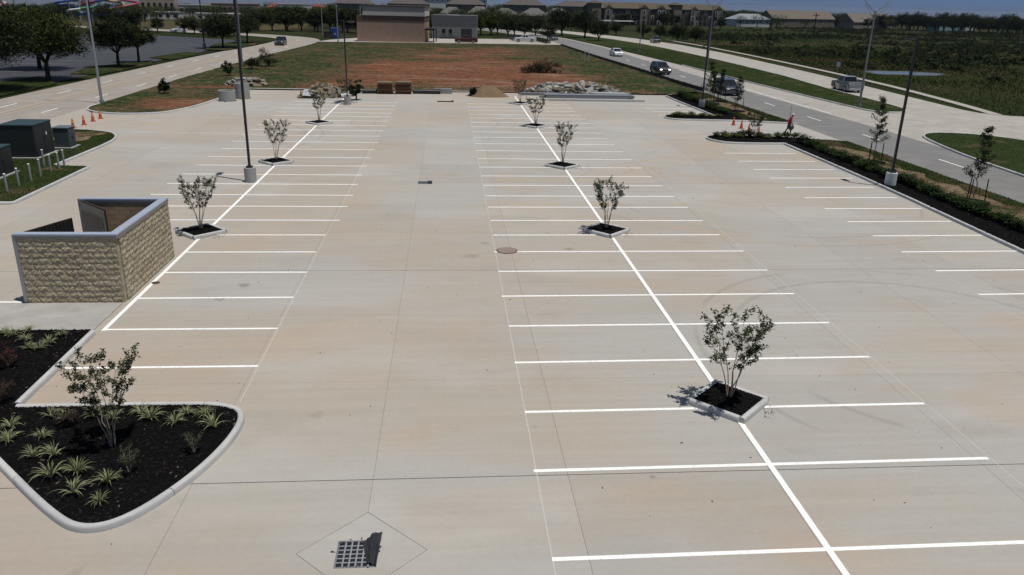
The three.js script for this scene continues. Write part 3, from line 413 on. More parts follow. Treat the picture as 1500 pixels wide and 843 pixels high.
{
  const rowM = 'diamond kerbed planter of black mulch on the middle stall line', rowL = 'diamond kerbed planter of black mulch on the stall line meeting the block enclosure';
  const tM = 'slim multi-stem crape myrtle in a planter on the middle stall line', tL = 'slim multi-stem crape myrtle in a planter on the line meeting the block enclosure';
  const p0 = makePlanter(); const variants = [makeMyrtle(4, 2.4, 0.8, 2600, tM), makeMyrtle(8, 2.3, 0.7, 2800, tM), makeMyrtle(15, 2.5, 0.6, 2600, tM)]; const usedV = [0, 0, 0];
  const spots = [[7.53, -18.5, rowM, tM, 0, 0.6], [7.4, -35.35, rowM, tM, 1, 1.4], [7.45, -50.8, rowM, tM, 2, 4], [7.5, -68.1, rowM, tM, 1, 2.9], [7.55, -83.8, rowM, tM, 0, 5], [-11.05, -35.1, rowL, tL, 1, 0.2], [-11.0, -51.4, rowL, tL, 0, 2.2], [-10.85, -68.5, rowL, tL, 2, 5.1], [-10.35, -82.9, rowL, tL, 1, 3.3]];
  spots.forEach(([x, z, lp, lt, v, turn], i) => {
    if (i === 0) { p0.position.set(x, 0.012, z); p0.userData.label = lp; } else dup(p0, [x, 0.012, z], 0, lp);
    const o = usedV[v]++ ? dup(variants[v], [x, 0.19, z], turn, lt) : variants[v]; o.position.set(x, 0.19, z); o.rotation.y = turn; o.userData.label = lt; const w = 0.78 + 0.3 * vn(x * 3.1, z * 1.7); o.scale.set(w, 0.86 + 0.2 * vn(z * 2.3, x), w);
  });
  const nb = makeMyrtle(23, 2.35, 0.62, 2900, 'open crape myrtle rising from the near planted bed'); nb.position.set(-7.85, 0.1, -16.75); nb.scale.set(0.9, 0.95, 0.9); nb.userData.group = undefined; delete nb.userData.group;
  const pb = makeMyrtle(29, 2.0, 0.75, 3000, 'bushy crape myrtle on the hedge peninsula beside the cones'); pb.position.set(24.75, 0.14, -62.5); delete pb.userData.group;
  const fl = makeMyrtle(37, 1.25, 0.4, 700, 'tiny leafy sapling in the near planted bed'); fl.position.set(-5.9, 0.1, -16.4); fl.scale.setScalar(0.36); delete fl.userData.group;
  const f2 = dup(fl, [-7.05, 0.1, -15.6], 2, 'thin bare twiggy sapling in the near planted bed', 0.42);
}
// striped strap-leaf plants and red shrubs in the near bed
{
  function makeStrap(seed, label) {
    const o = thing('striped_plant', label, 'plant', [0, 0, 0], 0, 'striped strap-leaf plants in the near bed'); const r = rng(seed), g = new GB();
    for (let i = 0; i < 46; i++) {
      const a = r() * 6.283, len = 0.26 + 0.26 * r(), lean = 0.25 + 0.75 * r(), w = 0.011 + 0.006 * r(); const n = 5; const k = 0.8 + 0.5 * r(); const green = [0.055 * k, 0.085 * k, 0.028 * k], cream = [0.36 * k, 0.375 * k, 0.21 * k]; const sx = -Math.sin(a), sz = Math.cos(a); let prev = null;
      for (let s = 0; s <= n; s++) { const t = s / n, out = len * lean * t * (0.6 + 0.4 * t), y = len * (t * (1.15 - 0.35 * lean) - 0.55 * lean * t * t * t) + 0.0; const ww = w * (1 - 0.85 * t * t); const cx = Math.cos(a) * (0.02 + out), cz = Math.sin(a) * (0.02 + out); const cur = [[cx - sx * ww, y + 0.004, cz - sz * ww], [cx - sx * ww * 0.4, y, cz - sz * ww * 0.4], [cx + sx * ww * 0.4, y, cz + sz * ww * 0.4], [cx + sx * ww, y + 0.004, cz + sz * ww]]; if (prev) for (let q = 0; q < 3; q++) { g.col = q === 1 ? green : cream; g.quad(prev[q], prev[q + 1], cur[q + 1], cur[q]); } prev = cur; }
    }
    mesh('leaves', g.geo(), leafMat, o); return o;
  }
  const L1 = 'green and cream striped strap-leaf plant in the near planted bed';
  const va = [makeStrap(3, L1), makeStrap(5, L1), makeStrap(7, L1)], cnt = [0, 0, 0];
  const at = [[-12.75, -22.95, 1], [-13.3, -23.2, 1], [-11.85, -23.25, 1.05], [-12.98, -23.6, 0.9], [-11.95, -22.65, 0.95], [-12.4, -22.35, 1.05], [-12.05, -22.3, 0.9], [-13.6, -23.45, 1], [-10.3, -17.0, 1.1], [-9.6, -17.15, 1.05], [-9.42, -16.3, 1.05], [-8.98, -16.35, 1], [-8.65, -15.45, 1.15], [-8.15, -15.6, 1.15], [-7.92, -14.85, 1.1], [-7.35, -15.2, 1], [-7.25, -14.5, 1.1], [-9.9, -18.2, 1], [-9.45, -18.0, 1.05], [-8.8, -18.1, 1.1], [-8.3, -18.0, 0.9], [-7.75, -18.25, 1], [-7.4, -17.95, 1.15], [-6.75, -17.7, 1.15], [-6.6, -18.2, 1.1], [-6.1, -18.1, 1.05], [-5.75, -17.5, 1.15], [-10.6, -17.7, 1]];
  const r = rng(90);
  at.forEach(([x, z, s], i) => { const v = i % 3; const o = cnt[v]++ ? dup(va[v], [x, 0.1, z], r() * 6.28, L1) : va[v]; o.position.set(x, 0.1, z); o.rotation.y = r() * 6.28; const f = 0.62 + 0.26 * r(); o.scale.set(s * f, s * f * (0.9 + 0.35 * r()), s * f); });
  const mk = (label, x, z, s, cols, seed) => { const o = thing('red_leaf_shrub', label, 'shrub', [x, 0.1, z]); const q = rng(seed), b = new GB(), l = new GB(); for (let i = 0; i < 9; i++) { const a = q() * 6.28, e = [Math.cos(a) * s * 0.5, s * (0.5 + 0.4 * q()), Math.sin(a) * s * 0.5]; b.cyl([0, -0.03, 0], e, 0.009, 0.004, 4, false); for (let k = 0; k < 70; k++) { const t = 0.4 + 0.7 * q(); leafAt(l, q, e[0] * t + (q() - 0.5) * 0.16, e[1] * t + (q() - 0.5) * 0.14, e[2] * t + (q() - 0.5) * 0.16, 0.05, cols); } } mesh('stems', b.geo(), M.bark, o); mesh('foliage', l.geo(), leafMat, o); };
  const rc = [[0.05, 0.018, 0.016], [0.03, 0.02, 0.015], [0.04, 0.04, 0.02]];
  mk('low dark shrub with red leaf tips in the near bed by the walk slab', -12.4, -21.1, 0.62, [[0.12, 0.018, 0.018], ...rc], 61); mk('dark maroon shrub at the inner kerb corner of the near bed', -11.5, -19.0, 0.6, rc, 63); mk('dark maroon shrub under the crape myrtle in the near bed', -9.3, -17.75, 0.4, rc, 65);
}
// ------------------------------------------------------------------ storm grate, inlets, covers
{
  const o = thing('storm_grate', 'square steel storm grate with torn black filter cloth', 'grate', [-1.79, 0, -12.74]);
  mesh('frame', gb(g => { const h = 0.4, w = 0.035; g.box(-h, -0.012, -h, h, 0.006, -h + w); g.box(-h, -0.012, h - w, h, 0.006, h); g.box(-h, -0.012, -h + w, -h + w, 0.006, h - w); g.box(h - w, -0.012, -h + w, h, 0.006, h - w); }), M.galvDark, o);
  for (let i = 1; i < 6; i++) { const t = -0.365 + i / 6 * 0.73; mesh('bar', gb(g => g.box(t - 0.014, -0.012, -0.365, t + 0.014, 0.004, 0.365)), M.galv, o); mesh('bar', gb(g => g.box(-0.365, -0.012, t - 0.014, 0.365, 0.0025, t + 0.014)), M.galv, o); }
  mesh('pit_floor', gb(g => g.box(-0.365, -0.017, -0.365, 0.365, -0.0135, 0.365)), M.black, o);
  const cloth = gb(g => { const n = 12, m = 16, A = [0.08, -0.36], B = [0.44, -0.62], Cc = [0.40, 0.40], D = [0.22, 0.30]; const v = (i, j) => { const u = i / n, w = j / m; const x = mix(mix(A[0], B[0], u), mix(D[0], Cc[0], u), w), z = mix(mix(A[1], B[1], u), mix(D[1], Cc[1], u), w); const rag = (j === 0 || i === 0) ? 0.03 * (LAT[i * 7 + j * 13] - 0.5) : 0; const ridge = 0.10 * Math.max(0, 1 - Math.abs(u - 0.55 + 0.25 * w) / 0.28) * (1 - 0.6 * w) + 0.05 * Math.max(0, 1 - Math.abs(u - 0.9) / 0.15) * w; return [x + rag, 0.012 + ridge + 0.025 * vn(u * 7, w * 8), z + rag]; }; for (let i = 0; i < n; i++) for (let j = 0; j < m; j++) g.quad(v(i, j), v(i, j + 1), v(i + 1, j + 1), v(i + 1, j)); });
  mesh('filter_cloth', toCreasedNormals(cloth, 0.9), std(0.015, 0.016, 0.019, 0.7), o);
  { const q = rng(4); for (let i = 0; i < 14; i++) { const e = Math.floor(q() * 4), t = q() - 0.5; const x = e < 2 ? t * 0.8 : (e === 2 ? -0.41 : 0.41), z = e < 2 ? (e ? -0.41 : 0.41) : t * 0.8; const a = q() * 6.28, l = 0.05 + 0.07 * q(), y1 = 0.012 + 0.03 * q(); mesh('cloth_scrap', gb(g => g.tri([x, 0.008, z], [x + Math.cos(a) * l, y1, z + Math.sin(a) * l], [x + Math.cos(a + 0.6) * l, 0.012, z + Math.sin(a + 0.6) * l])), std(0.05, 0.05, 0.055, 0.9), o); } }
  const i2 = thing('drain_inlet', 'small dark drain inlet half covered with black cloth in the drive lane', 'inlet', [-1.35, 0, -45.7]);
  mesh('frame', gb(g => g.box(-0.42, 0.0, -0.36, 0.42, 0.012, 0.36)), M.galvDark, i2); for (let k = 0; k < 5; k++) mesh('slot', gb(g => g.box(-0.36 + k * 0.1, 0.013, -0.28, -0.30 + k * 0.1, 0.016, 0.28)), M.black, i2); mesh('filter_cloth', gb(g => g.box(0.14, 0.017, -0.32, 0.4, 0.05, 0.33)), M.black, i2);
  const mh = thing('manhole_cover', 'round rusty brown manhole cover at a stall end', 'manhole cover', [2.5, 0, -32.35]);
  mesh('rim', new THREE.CylinderGeometry(0.46, 0.46, 0.012, 32).translate(0, 0.006, 0), std(0.07, 0.055, 0.05, 0.8), mh); mesh('lid', new THREE.CylinderGeometry(0.41, 0.41, 0.008, 32).translate(0, 0.017, 0), std(0.29, 0.215, 0.185, 0.9, { map: rep(blotch, 1.5) }), mh);
  const co = thing('cleanout_cover', 'tiny dark round cleanout cover beside the block enclosure', 'cover', [-10.8, 0, -28.4]); mesh('lid', new THREE.CylinderGeometry(0.12, 0.13, 0.016, 20).translate(0, 0.008, 0), std(0.05, 0.035, 0.03, 0.8), co); mesh('ring', new THREE.TorusGeometry(0.135, 0.012, 6, 24).rotateX(Math.PI / 2).translate(0, 0.008, 0), std(0.04, 0.03, 0.03, 0.8), co);
}
// ------------------------------------------------------------------ dumpster enclosure of split-face block
{
  const o = thing('block_enclosure', 'tan split-face block enclosure with grey metal coping and open corrugated gates', 'enclosure', [-12.75, 0, -29.0]);
  const X0 = -1.65, X1 = 1.62, ZN = 2.58, ZB = -2.6, T = 0.2, HT = 2.4, ch = 0.2;
  const tones = [[0.42, 0.365, 0.26], [0.46, 0.395, 0.285], [0.395, 0.34, 0.24], [0.43, 0.365, 0.255], [0.48, 0.415, 0.305]].map(c => std(...c, 0.95, { bumpMap: rep(grain, 3), bumpScale: 0.012 })), r = rng(44);
  // rough-faced block variants: face towards +z, 0.39 x 0.19, back smooth
  const blockG = (L, seed) => gb(g => { const q = rng(seed), nx = 6, ny = 3, P = []; for (let i = 0; i <= nx; i++) for (let j = 0; j <= ny; j++) { const edge = i === 0 || j === 0 || i === nx || j === ny; P.push([-L / 2 + L * i / nx + (edge ? 0 : (q() - 0.5) * 0.05), 0.196 * j / ny + (edge ? 0 : (q() - 0.5) * 0.03), T / 2 + (edge ? 0.0 + 0.014 * q() : 0.002 + 0.034 * q())]); } const v = (i, j) => P[i * (ny + 1) + j]; for (let i = 0; i < nx; i++) for (let j = 0; j < ny; j++) q() < 0.5 ? g.quad(v(i, j), v(i + 1, j), v(i + 1, j + 1), v(i, j + 1)) : g.quad(v(i + 1, j), v(i + 1, j + 1), v(i, j + 1), v(i, j)); g.box(-L / 2, 0, -T / 2, L / 2, 0.196, T / 2 - 0.013); });
  const full = [0, 1, 2, 3, 4, 5].map(k => blockG(0.396, 100 + k)), half = [0, 1, 2].map(k => blockG(0.196, 120 + k));
  const course = (n, len, place) => { for (let c = 0; c < 12; c++) { let s = 0; const odd = c % 2; while (s < len - 0.05) { let L = (s === 0 && odd) ? 0.2 : 0.4; if (s + L > len + 0.01) L = len - s; const hf = L < 0.3; place(s + L / 2, c * ch, hf, L); s += L; } } };
  course(12, 3.2, (s, y, hf, L) => { const m = mesh('block', (hf ? half : full)[Math.floor(r() * (hf ? 3 : 6))], tones[Math.floor(r() * 5)], o); m.position.set(X0 + 0.05 + s, y, ZN - T / 2); });
  course(12, 4.98, (s, y, hf, L) => { const m = mesh('block', (hf ? half : full)[Math.floor(r() * (hf ? 3 : 6))], tones[Math.floor(r() * 5)], o); m.position.set(X1 - T / 2, y, ZN - T - s); m.rotation.y = Math.PI / 2; });
  mesh('mortar_core', gb(g => { g.box(X0 + 0.05, 0, ZN - T + 0.02, X1 - 0.03, HT, ZN - 0.03); g.box(X1 - T + 0.02, 0, ZB + 0.03, X1 - 0.03, HT, ZN - T + 0.02); }), std(0.36, 0.31, 0.22, 1), o);
  const bk = mesh('back_wall', gb(g => { for (let c = 0; c < 12; c++) for (let s = 0; s < 8; s++) { const off = c % 2 ? 0.2 : 0; const a = X0 + 0.05 + s * 0.4 - off + 0.004, b = Math.min(a + 0.392, X1 - 0.21); if (b - Math.max(a, X0 + 0.05) < 0.05) continue; const k = 0.85 + 0.3 * r(); g.col = [0.30 * k, 0.225 * k, 0.15 * k]; g.box(Math.max(a, X0 + 0.05), c * ch, ZB + 0.01, b, c * ch + 0.192, ZB + T); } g.col = [0.12, 0.09, 0.06]; g.box(X0 + 0.05, 0, ZB + 0.02, X1 - 0.21, HT, ZB + T - 0.01); }), vc(0.95), o); bk.userData.kind = 'stuff';
  const cop = std(0.36, 0.41, 0.49, 0.4, { metalness: 0.15 }), copF = std(0.30, 0.30, 0.29, 0.5, { metalness: 0.2 });
  const cap = (x0, z0, x1, z1) => { mesh('coping', gb(g => g.box(x0, HT + 0.0, z0, x1, HT + 0.055, z1)), cop, o); mesh('coping_fascia', gb(g => { g.box(x0 + 0.015, HT - 0.10, z0 + 0.015, x1 - 0.015, HT - 0.001, z1 - 0.015); }), copF, o); };
  cap(X0, ZN - T - 0.04, X1 + 0.05, ZN + 0.05); cap(X1 - T - 0.04, ZB - 0.03, X1 + 0.048, ZN - T - 0.043); cap(X0, ZB - 0.028, X1 - T - 0.043, ZB + T + 0.04);
  mesh('post', gb(g => g.box(X0 - 0.07, 0, ZN - T, X0 + 0.047, HT + 0.03, ZN + 0.02)), M.galv, o); mesh('post', gb(g => g.box(X0 - 0.07, 0, ZB, X0 + 0.047, HT + 0.03, ZB + T)), M.galvDark, o); mesh('base_plate', gb(g => g.box(X0 - 0.15, 0.001, ZN - T - 0.03, X0 + 0.045, 0.03, ZN + 0.05)), M.black, o);
  const gate = (x, z, x2, z2, face) => { const L = Math.hypot(x2 - x, z2 - z), a = Math.atan2(-(z2 - z), x2 - x); const gt = mesh('gate', gb(g => { const n = Math.round(L / 0.15); for (let i = 0; i < n; i++) { const s0 = i / n * L, w = L / n; const P = [[0, 0], [0.25, 0], [0.38, 0.045], [0.68, 0.045], [0.8, 0], [1, 0]]; for (let k = 0; k < 5; k++) g.quad([s0 + P[k][0] * w, 0.12, P[k][1]], [s0 + P[k + 1][0] * w, 0.12, P[k + 1][1]], [s0 + P[k + 1][0] * w, 2.36, P[k + 1][1]], [s0 + P[k][0] * w, 2.36, P[k][1]]); } }), std(...face, 0.5, { metalness: 0.3 }), o); gt.position.set(x, 0, z); gt.rotation.y = a; mesh('gate_frame', gb(g => { for (const [a0, b0, c0, d0] of [[0, 0.08, 0.05, 2.4], [L - 0.05, 0.08, L, 2.4], [0.05, 2.34, L - 0.05, 2.4], [0.05, 0.08, L - 0.05, 0.14]]) g.box(a0, b0, -0.06, c0, d0, -0.005); }), std(0.035, 0.02, 0.018, 0.6), gt); mesh('hinge', gb(g => { for (const y of [0.4, 1.2, 2.0]) g.cyl([0, y - 0.06, -0.03], [0, y + 0.06, -0.03], 0.022, 0.022, 8); }), M.black, gt); };
  gate(X0 + 0.06, ZB + T + 0.03, -0.12, -0.88, [0.20, 0.19, 0.17]); gate(X0 + 0.06, ZN - T - 0.06, -0.75, 0.32, [0.03, 0.03, 0.028]);
}
// ------------------------------------------------------------------ utility cabinets, pads, bollards, cones
{
  const cab = (name, label, x, z, w, h, d, body, lid, extra) => { const o = thing(name, label, 'cabinet', [x, 0.12, z]); mesh('pad', gb(g => g.box(-w / 2 - 0.18, -0.1, -d / 2 - 0.18, w / 2 + 0.18, 0.06, d / 2 + 0.18)), M.castConcrete, o); mesh('housing', new RoundedBoxGeometry(w, h, d, 2, 0.03).translate(0, 0.06 + h / 2, 0), body, o); mesh('lid', new RoundedBoxGeometry(w + 0.08, 0.09, d + 0.08, 2, 0.025).translate(0, 0.06 + h + 0.035, 0), lid, o);
    for (let k = 0; k < 2; k++) { const dr = mesh('door', gb(g => g.box(w / 2 + 0.001, 0.16, -d / 2 + 0.05 + k * (d / 2 - 0.03), w / 2 + 0.02, 0.02 + h, -d / 2 + 0.05 + k * (d / 2 - 0.03) + d / 2 - 0.07)), body, o); mesh('handle', gb(g => g.box(w / 2 + 0.021, h * 0.5, (k ? 0.05 : -0.12), w / 2 + 0.05, h * 0.62, (k ? 0.09 : -0.08))), M.darkMetal, dr); }
    if (extra) extra(o); return o; };
  const dk = std(0.010, 0.013, 0.012, 0.6), teal = std(0.020, 0.042, 0.046, 0.55), dk2 = std(0.045, 0.058, 0.062, 0.6), teal2 = std(0.10, 0.135, 0.15, 0.5);
  cab('utility_cabinet', 'large dark green transformer cabinet with white warning sticker', -26.7, -52.7, 2.0, 1.95, 2.4, dk, teal, o => { mesh('sticker', gb(g => g.box(1.022, 1.25, 0.62, 1.026, 1.45, 0.75)), M.white, o).position.z = -1.05; mesh('side_tank', gb(g => { g.box(-1.75, 0.7, -1.0, -1.02, 1.7, 0.4); for (let i = 0; i < 6; i++) g.box(-1.9, 0.75, -0.95 + i * 0.22, -1.75, 1.65, -0.9 + i * 0.22); }), dk, o); mesh('side_tank_lid', gb(g => g.box(-1.8, 1.702, -1.05, -1.02, 1.76, 0.45)), teal, o); });
  cab('utility_cabinet', 'small grey-green meter cabinet behind the large transformer', -25.75, -55.6, 0.95, 1.25, 1.0, dk2, teal2);
  cab('utility_cabinet', 'dark green transformer cabinet beside the line of bollards', -26.15, -46.2, 2.3, 1.5, 2.2, dk, teal);
  const b0 = thing('bollard', 'thin galvanised steel bollard guarding the utility cabinets', 'bollard', [-22.94, 0.1, -42.32], 0, 'bollards around the utility cabinets'); mesh('post', new THREE.CylinderGeometry(0.06, 0.06, 0.98, 14).translate(0, 0.49, 0), M.galv, b0); mesh('cap', new THREE.SphereGeometry(0.062, 12, 6, 0, 6.283, 0, 1.571).scale(1, 0.5, 1).translate(0, 0.98, 0), M.white, b0);
  for (const [x, z] of [[-23.05, -43.74], [-22.98, -44.93], [-23.09, -46.26], [-23.17, -47.68], [-24.26, -49.22], [-23.04, -48.4], [-23.08, -49.2]]) dup(b0, [x, 0.1, z], 0);
  const or = std(0.42, 0.075, 0.03, 0.7), wh = std(0.7, 0.66, 0.6, 0.6);
  const LA = 'orange traffic cone on the drive beside the utility island', LB = 'orange traffic cone on the exit drive near the litter picker';
  const c0 = thing('traffic_cone', LA, 'cone', [-29.09, 0, -64.46], 0, 'traffic cones across the street entrance'); mesh('base', gb(g => g.box(-0.2, 0, -0.2, 0.2, 0.035, 0.2)), or, c0); mesh('cone', new THREE.CylinderGeometry(0.03, 0.15, 0.72, 18).translate(0, 0.395, 0), or, c0); mesh('collar', new THREE.CylinderGeometry(0.075, 0.107, 0.16, 18, 1, true).translate(0, 0.47, 0), std(0.6, 0.22, 0.12, 0.5), c0);
  for (const [x, z] of [[-29.02, -66.25], [-29.1, -68.14], [-29.13, -69.72]]) dup(c0, [x, 0, z], 0.3);
  for (const [x, z] of [[25.74, -70.37], [25.74, -68.34], [25.64, -66.23], [25.82, -64.47]]) { const d = dup(c0, [x, 0, z], 0.5, LB); d.userData.group = 'traffic cones across the exit drive'; }
}
// ------------------------------------------------------------------ light poles
{
  const lp = (label, x, z, h, turn, base = 0, kind = M.castConcrete) => { const o = thing('light_pole', label, 'light pole', [x, base, z], turn); mesh('pedestal', new THREE.CylinderGeometry(0.33, 0.33, 0.82, 28).translate(0, 0.41, 0), kind, o); mesh('base_cover', gb(g => { g.box(-0.16, 0.82, -0.16, 0.16, 0.92, 0.16); }), M.black, o); mesh('pole', gb(g => g.box(-0.062, 0.92, -0.062, 0.062, h, 0.062)), M.black, o); mesh('arm', gb(g => g.box(0.062, h - 0.18, -0.03, 0.35, h - 0.1, 0.03)), M.black, o); mesh('lamp_head', new RoundedBoxGeometry(0.75, 0.11, 0.36, 2, 0.03).translate(0.7, h - 0.14, 0), M.black, o); mesh('lens', gb(g => g.box(0.42, h - 0.206, -0.13, 1.0, h - 0.197, 0.13)), std(0.6, 0.6, 0.55, 0.3), o); return o; };
  lp('tall black lot light on a round concrete pedestal near the block enclosure', -11.3, -45.7, 10.6, Math.PI / 2);
  lp('black lot light whose pedestal stands at the last left stall planter', -9.95, -81.1, 8.0, 0.2);
  lp('black lot light on a white pedestal rising from the hedge bed', 26.75, -45.3, 8.6, Math.PI / 2, 0.05, std(0.5, 0.51, 0.52, 0.8));
  lp('black lot light on a grey pedestal among the far hedge shrubs', 26.5, -82.4, 8.9, Math.PI / 2, 0.05);
  const sl = (label, x, z, h, mat, arms, turn = 0, y = 0.1) => { const o = thing('street_lamp', label, 'street lamp', [x, gh(x, z) + y, z], turn); mesh('base_flange', new THREE.CylinderGeometry(0.2, 0.24, 0.25, 12).translate(0, 0.1, 0), M.galvDark, o); mesh('pole', gb(g => g.cyl([0, 0.1, 0], [0, h, 0], 0.13, 0.075, 12)), mat, o); for (const s of arms) { mesh('arm', gb(g => { g.cyl([0, h - 0.25, 0], [s * 1.3, h + 1.0, 0], 0.045, 0.04, 8); g.cyl([0, h - 0.9, 0], [s * 1.3, h + 0.8, 0], 0.03, 0.025, 8); g.cyl([s * 1.3, h + 1.0, 0], [s * 2.6, h + 1.6, 0], 0.04, 0.03, 8); }), mat, o); mesh('lamp_head', new RoundedBoxGeometry(0.75, 0.13, 0.3, 2, 0.04).translate(s * 2.9, h + 1.62, 0), M.galvDark, o); } return o; };
  sl('tall grey street lamp at the tip of the grass verge by the cones', -33.0, -79.8, 11.2, M.galv, [-1]);
  sl('grey street lamp with two raised arms on the median nose', 45.2, -85.4, 9.9, M.galvDark, [-1, 1]);
  sl('grey street lamp with two raised arms on the median behind the far lot light', 44.3, -137.0, 9.9, M.galvDark, [-1, 1]);
  sl('slim grey street lamp on the grass verge beside young shrubs', -31.2, -127.5, 9.4, M.galvDark, [-1]);
  sl('slim grey street lamp at the bend of the street', -26.2, -201, 8.6, M.galv, [-1]);
  sl('slim grey street lamp behind the street bend before the trees', -37, -250, 8.4, M.galv, [-1]); sl('slim grey street lamp beside the blue portable cabin', -24.5, -238, 8.2, M.galv, [1]);
  sl('thin grey street lamp on the median beyond the white car', 43.4, -184, 7.6, M.galvDark, [1]);
  const bp = (label, x, z, h) => { const o = thing('light_pole', label, 'light pole', [x, gh(x, z), z]); mesh('pedestal', new THREE.CylinderGeometry(0.35, 0.35, 0.8, 16).translate(0, 0.38, 0), M.castConcrete, o); mesh('pole', gb(g => g.cyl([0, 0.78, 0], [0, h, 0], 0.13, 0.1, 10)), M.black, o); for (const s of [-1, 1]) mesh('lamp_head', gb(g => g.box(s * 0.15, h - 0.25, -0.25, s * 1.0, h - 0.05, 0.25)), M.black, o); };
  bp('tall black twin-head light pole in the asphalt lot', -48.6, -169.5, 13); bp('tall black twin-head light pole among the oaks of the asphalt lot', -72, -175, 13);
  const up = (label, x, z, h) => { const o = thing('utility_pole', label, 'utility pole', [x, gh(x, z) - 0.1, z]); mesh('pole', gb(g => g.cyl([0, 0, 0], [0, h, 0], 0.3, 0.2, 8)), M.bark, o); mesh('crossarm', gb(g => g.box(-1.4, h - 1.0, -0.1, 1.4, h - 0.75, 0.1)), M.bark, o); };
  up('dark utility pole in the brushy field near the tree line', 274, -448, 8.5); up('dark utility pole at the end of the white path in the field', 239, -330, 8.2); up('dark utility pole before the townhouse row', 150, -330, 9.5);
}
// ------------------------------------------------------------------ hedge shrubs and staked trees
{
  const cols = [[0.024, 0.042, 0.013], [0.034, 0.058, 0.017], [0.018, 0.031, 0.011]], yel = [[0.10, 0.12, 0.02], [0.06, 0.075, 0.02]];
  const mk = (name, label, group, seed, w, h, n, cs, ls) => { const o = thing(name, label, 'shrub', [0, 0, 0], 0, group); const q = rng(seed), b = new GB(), l = new GB(); for (let i = 0; i < 10; i++) { const a = q() * 6.28, e = [Math.cos(a) * w * 0.5 * q(), h * (0.55 + 0.4 * q()), Math.sin(a) * w * 0.5 * q()]; b.cyl([0, -0.03, 0], e, 0.012, 0.005, 4, false); for (let k = 0; k < n / 10; k++) { const t = 0.25 + 0.8 * q(); leafAt(l, q, e[0] * t + (q() - 0.5) * w * 0.6, e[1] * t + (q() - 0.5) * h * 0.25, e[2] * t + (q() - 0.5) * w * 0.6, ls * (0.7 + 0.6 * q()), cs); } } mesh('stems', b.geo(), M.bark, o); mesh('foliage', l.geo(), leafFar, o); return o; };
  const LA = 'dark green hedge shrub in the mulch strip along the near hedge kerb', LB = 'dark green hedge shrub in the mulch strip along the far hedge kerb', LC = 'low dark shrub edging the kerbed peninsula by the exit drive', LD = 'low yellow-green shrub on a kerbed peninsula';
  const v = [mk('hedge_shrub', LA, 'hedge shrubs beside the road', 1, 0.85, 0.85, 520, cols, 0.11), mk('hedge_shrub', LA, 'hedge shrubs beside the road', 2, 0.8, 1.0, 520, cols, 0.11), mk('low_shrub', LC, 'low shrubs on the peninsulas', 3, 0.6, 0.5, 300, cols, 0.10), mk('low_shrub', LD, 'yellow-green shrubs on the peninsulas', 4, 0.5, 0.38, 260, yel, 0.09)], c = [0, 0, 0, 0], r = rng(8);
  const put = (k, x, z, label, s) => { const o = c[k]++ ? dup(v[k], [x, 0.12, z], r() * 6.28, label) : v[k]; o.position.set(x, 0.12, z); o.rotation.y = r() * 6.28; o.userData.label = label; o.scale.set(s * 1.15, s * (0.6 + 0.35 * r()), s * 1.15); };
  for (let z = -24; z > -60.5; z -= 0.66) put(r() < 0.5 ? 0 : 1, 27.7 + (r() - 0.5) * 0.35 + (z + 60) * 0.008, z, LA, 0.78 + r() * 0.3);
  for (let z = -76.5; z > -93; z -= 0.8) put(r() < 0.5 ? 0 : 1, 27.1 + (r() - 0.5) * 0.4, z, LB, 0.78 + r() * 0.3);
  for (let x = 21.7; x < 28.6; x += 0.72) put(2, x, -62.9 - 0.0 * x + (r() - 0.5) * 0.25, LC, 1 + r() * 0.4);
  for (const x of [22.4, 23.4, 25.6, 26.7]) put(3, x, -62.35, LD, 1.1);
  for (let x = 21.5; x < 26; x += 0.85) put(3, x, -74.5 + (r() - 0.5) * 0.4, LD, 1.2); for (const [x, z] of [[22, -75.3], [23.2, -75.3], [24.4, -75.2]]) put(2, x, z, LC, 1);
  // staked young trees
  const st = (label, x, z, H0, seed, n = 1700) => { const o = thing('staked_tree', label, 'tree', [x, 0.12, z], 0, undefined); const q = rng(seed), b = new GB(), l = new GB(); let p = [0, -0.05, 0]; const N = 9; for (let k = 1; k <= N; k++) { const t = k / N, e = [(q() - 0.5) * 0.12, H0 * t, (q() - 0.5) * 0.12]; b.cyl(p, e, 0.035 * (1.05 - t * 0.85), 0.035 * (1.0 - t * 0.85), 6, false); p = e; if (t > 0.3) for (let f = 0; f < 5; f++) { const a = q() * 6.28, L = (0.28 + 0.42 * q()) * (1.15 - t * 0.85) * H0 / 4 * 1.45; const tip = [e[0] + Math.cos(a) * L, e[1] + L * (0.5 + 0.5 * q()), e[2] + Math.sin(a) * L]; b.cyl(e, tip, 0.011, 0.004, 4, false); for (let m = 0; m < n / 30; m++) { const s = 0.25 + 0.85 * q(); leafAt(l, q, mix(e[0], tip[0], s) + (q() - 0.5) * 0.2, mix(e[1], tip[1], s) + (q() - 0.5) * 0.24, mix(e[2], tip[2], s) + (q() - 0.5) * 0.2, 0.08 + 0.06 * q(), [[0.05, 0.062, 0.03], [0.04, 0.05, 0.024], [0.07, 0.075, 0.04]]); } } } mesh('trunk', b.geo(), M.barkPale, o); mesh('crown', l.geo(), leafFar, o); for (let s = 0; s < 3; s++) { const a = s * 2.09 + 0.5; mesh('stake', gb(g => g.cyl([Math.cos(a) * 0.55, -0.1, Math.sin(a) * 0.55], [Math.cos(a) * 0.5, 1.35, Math.sin(a) * 0.5], 0.03, 0.03, 6)), M.stake, o); } mesh('mulch_ring', new THREE.CylinderGeometry(0.75, 0.95, 0.07, 20).translate(0, 0.02, 0), M.mulch, o); };
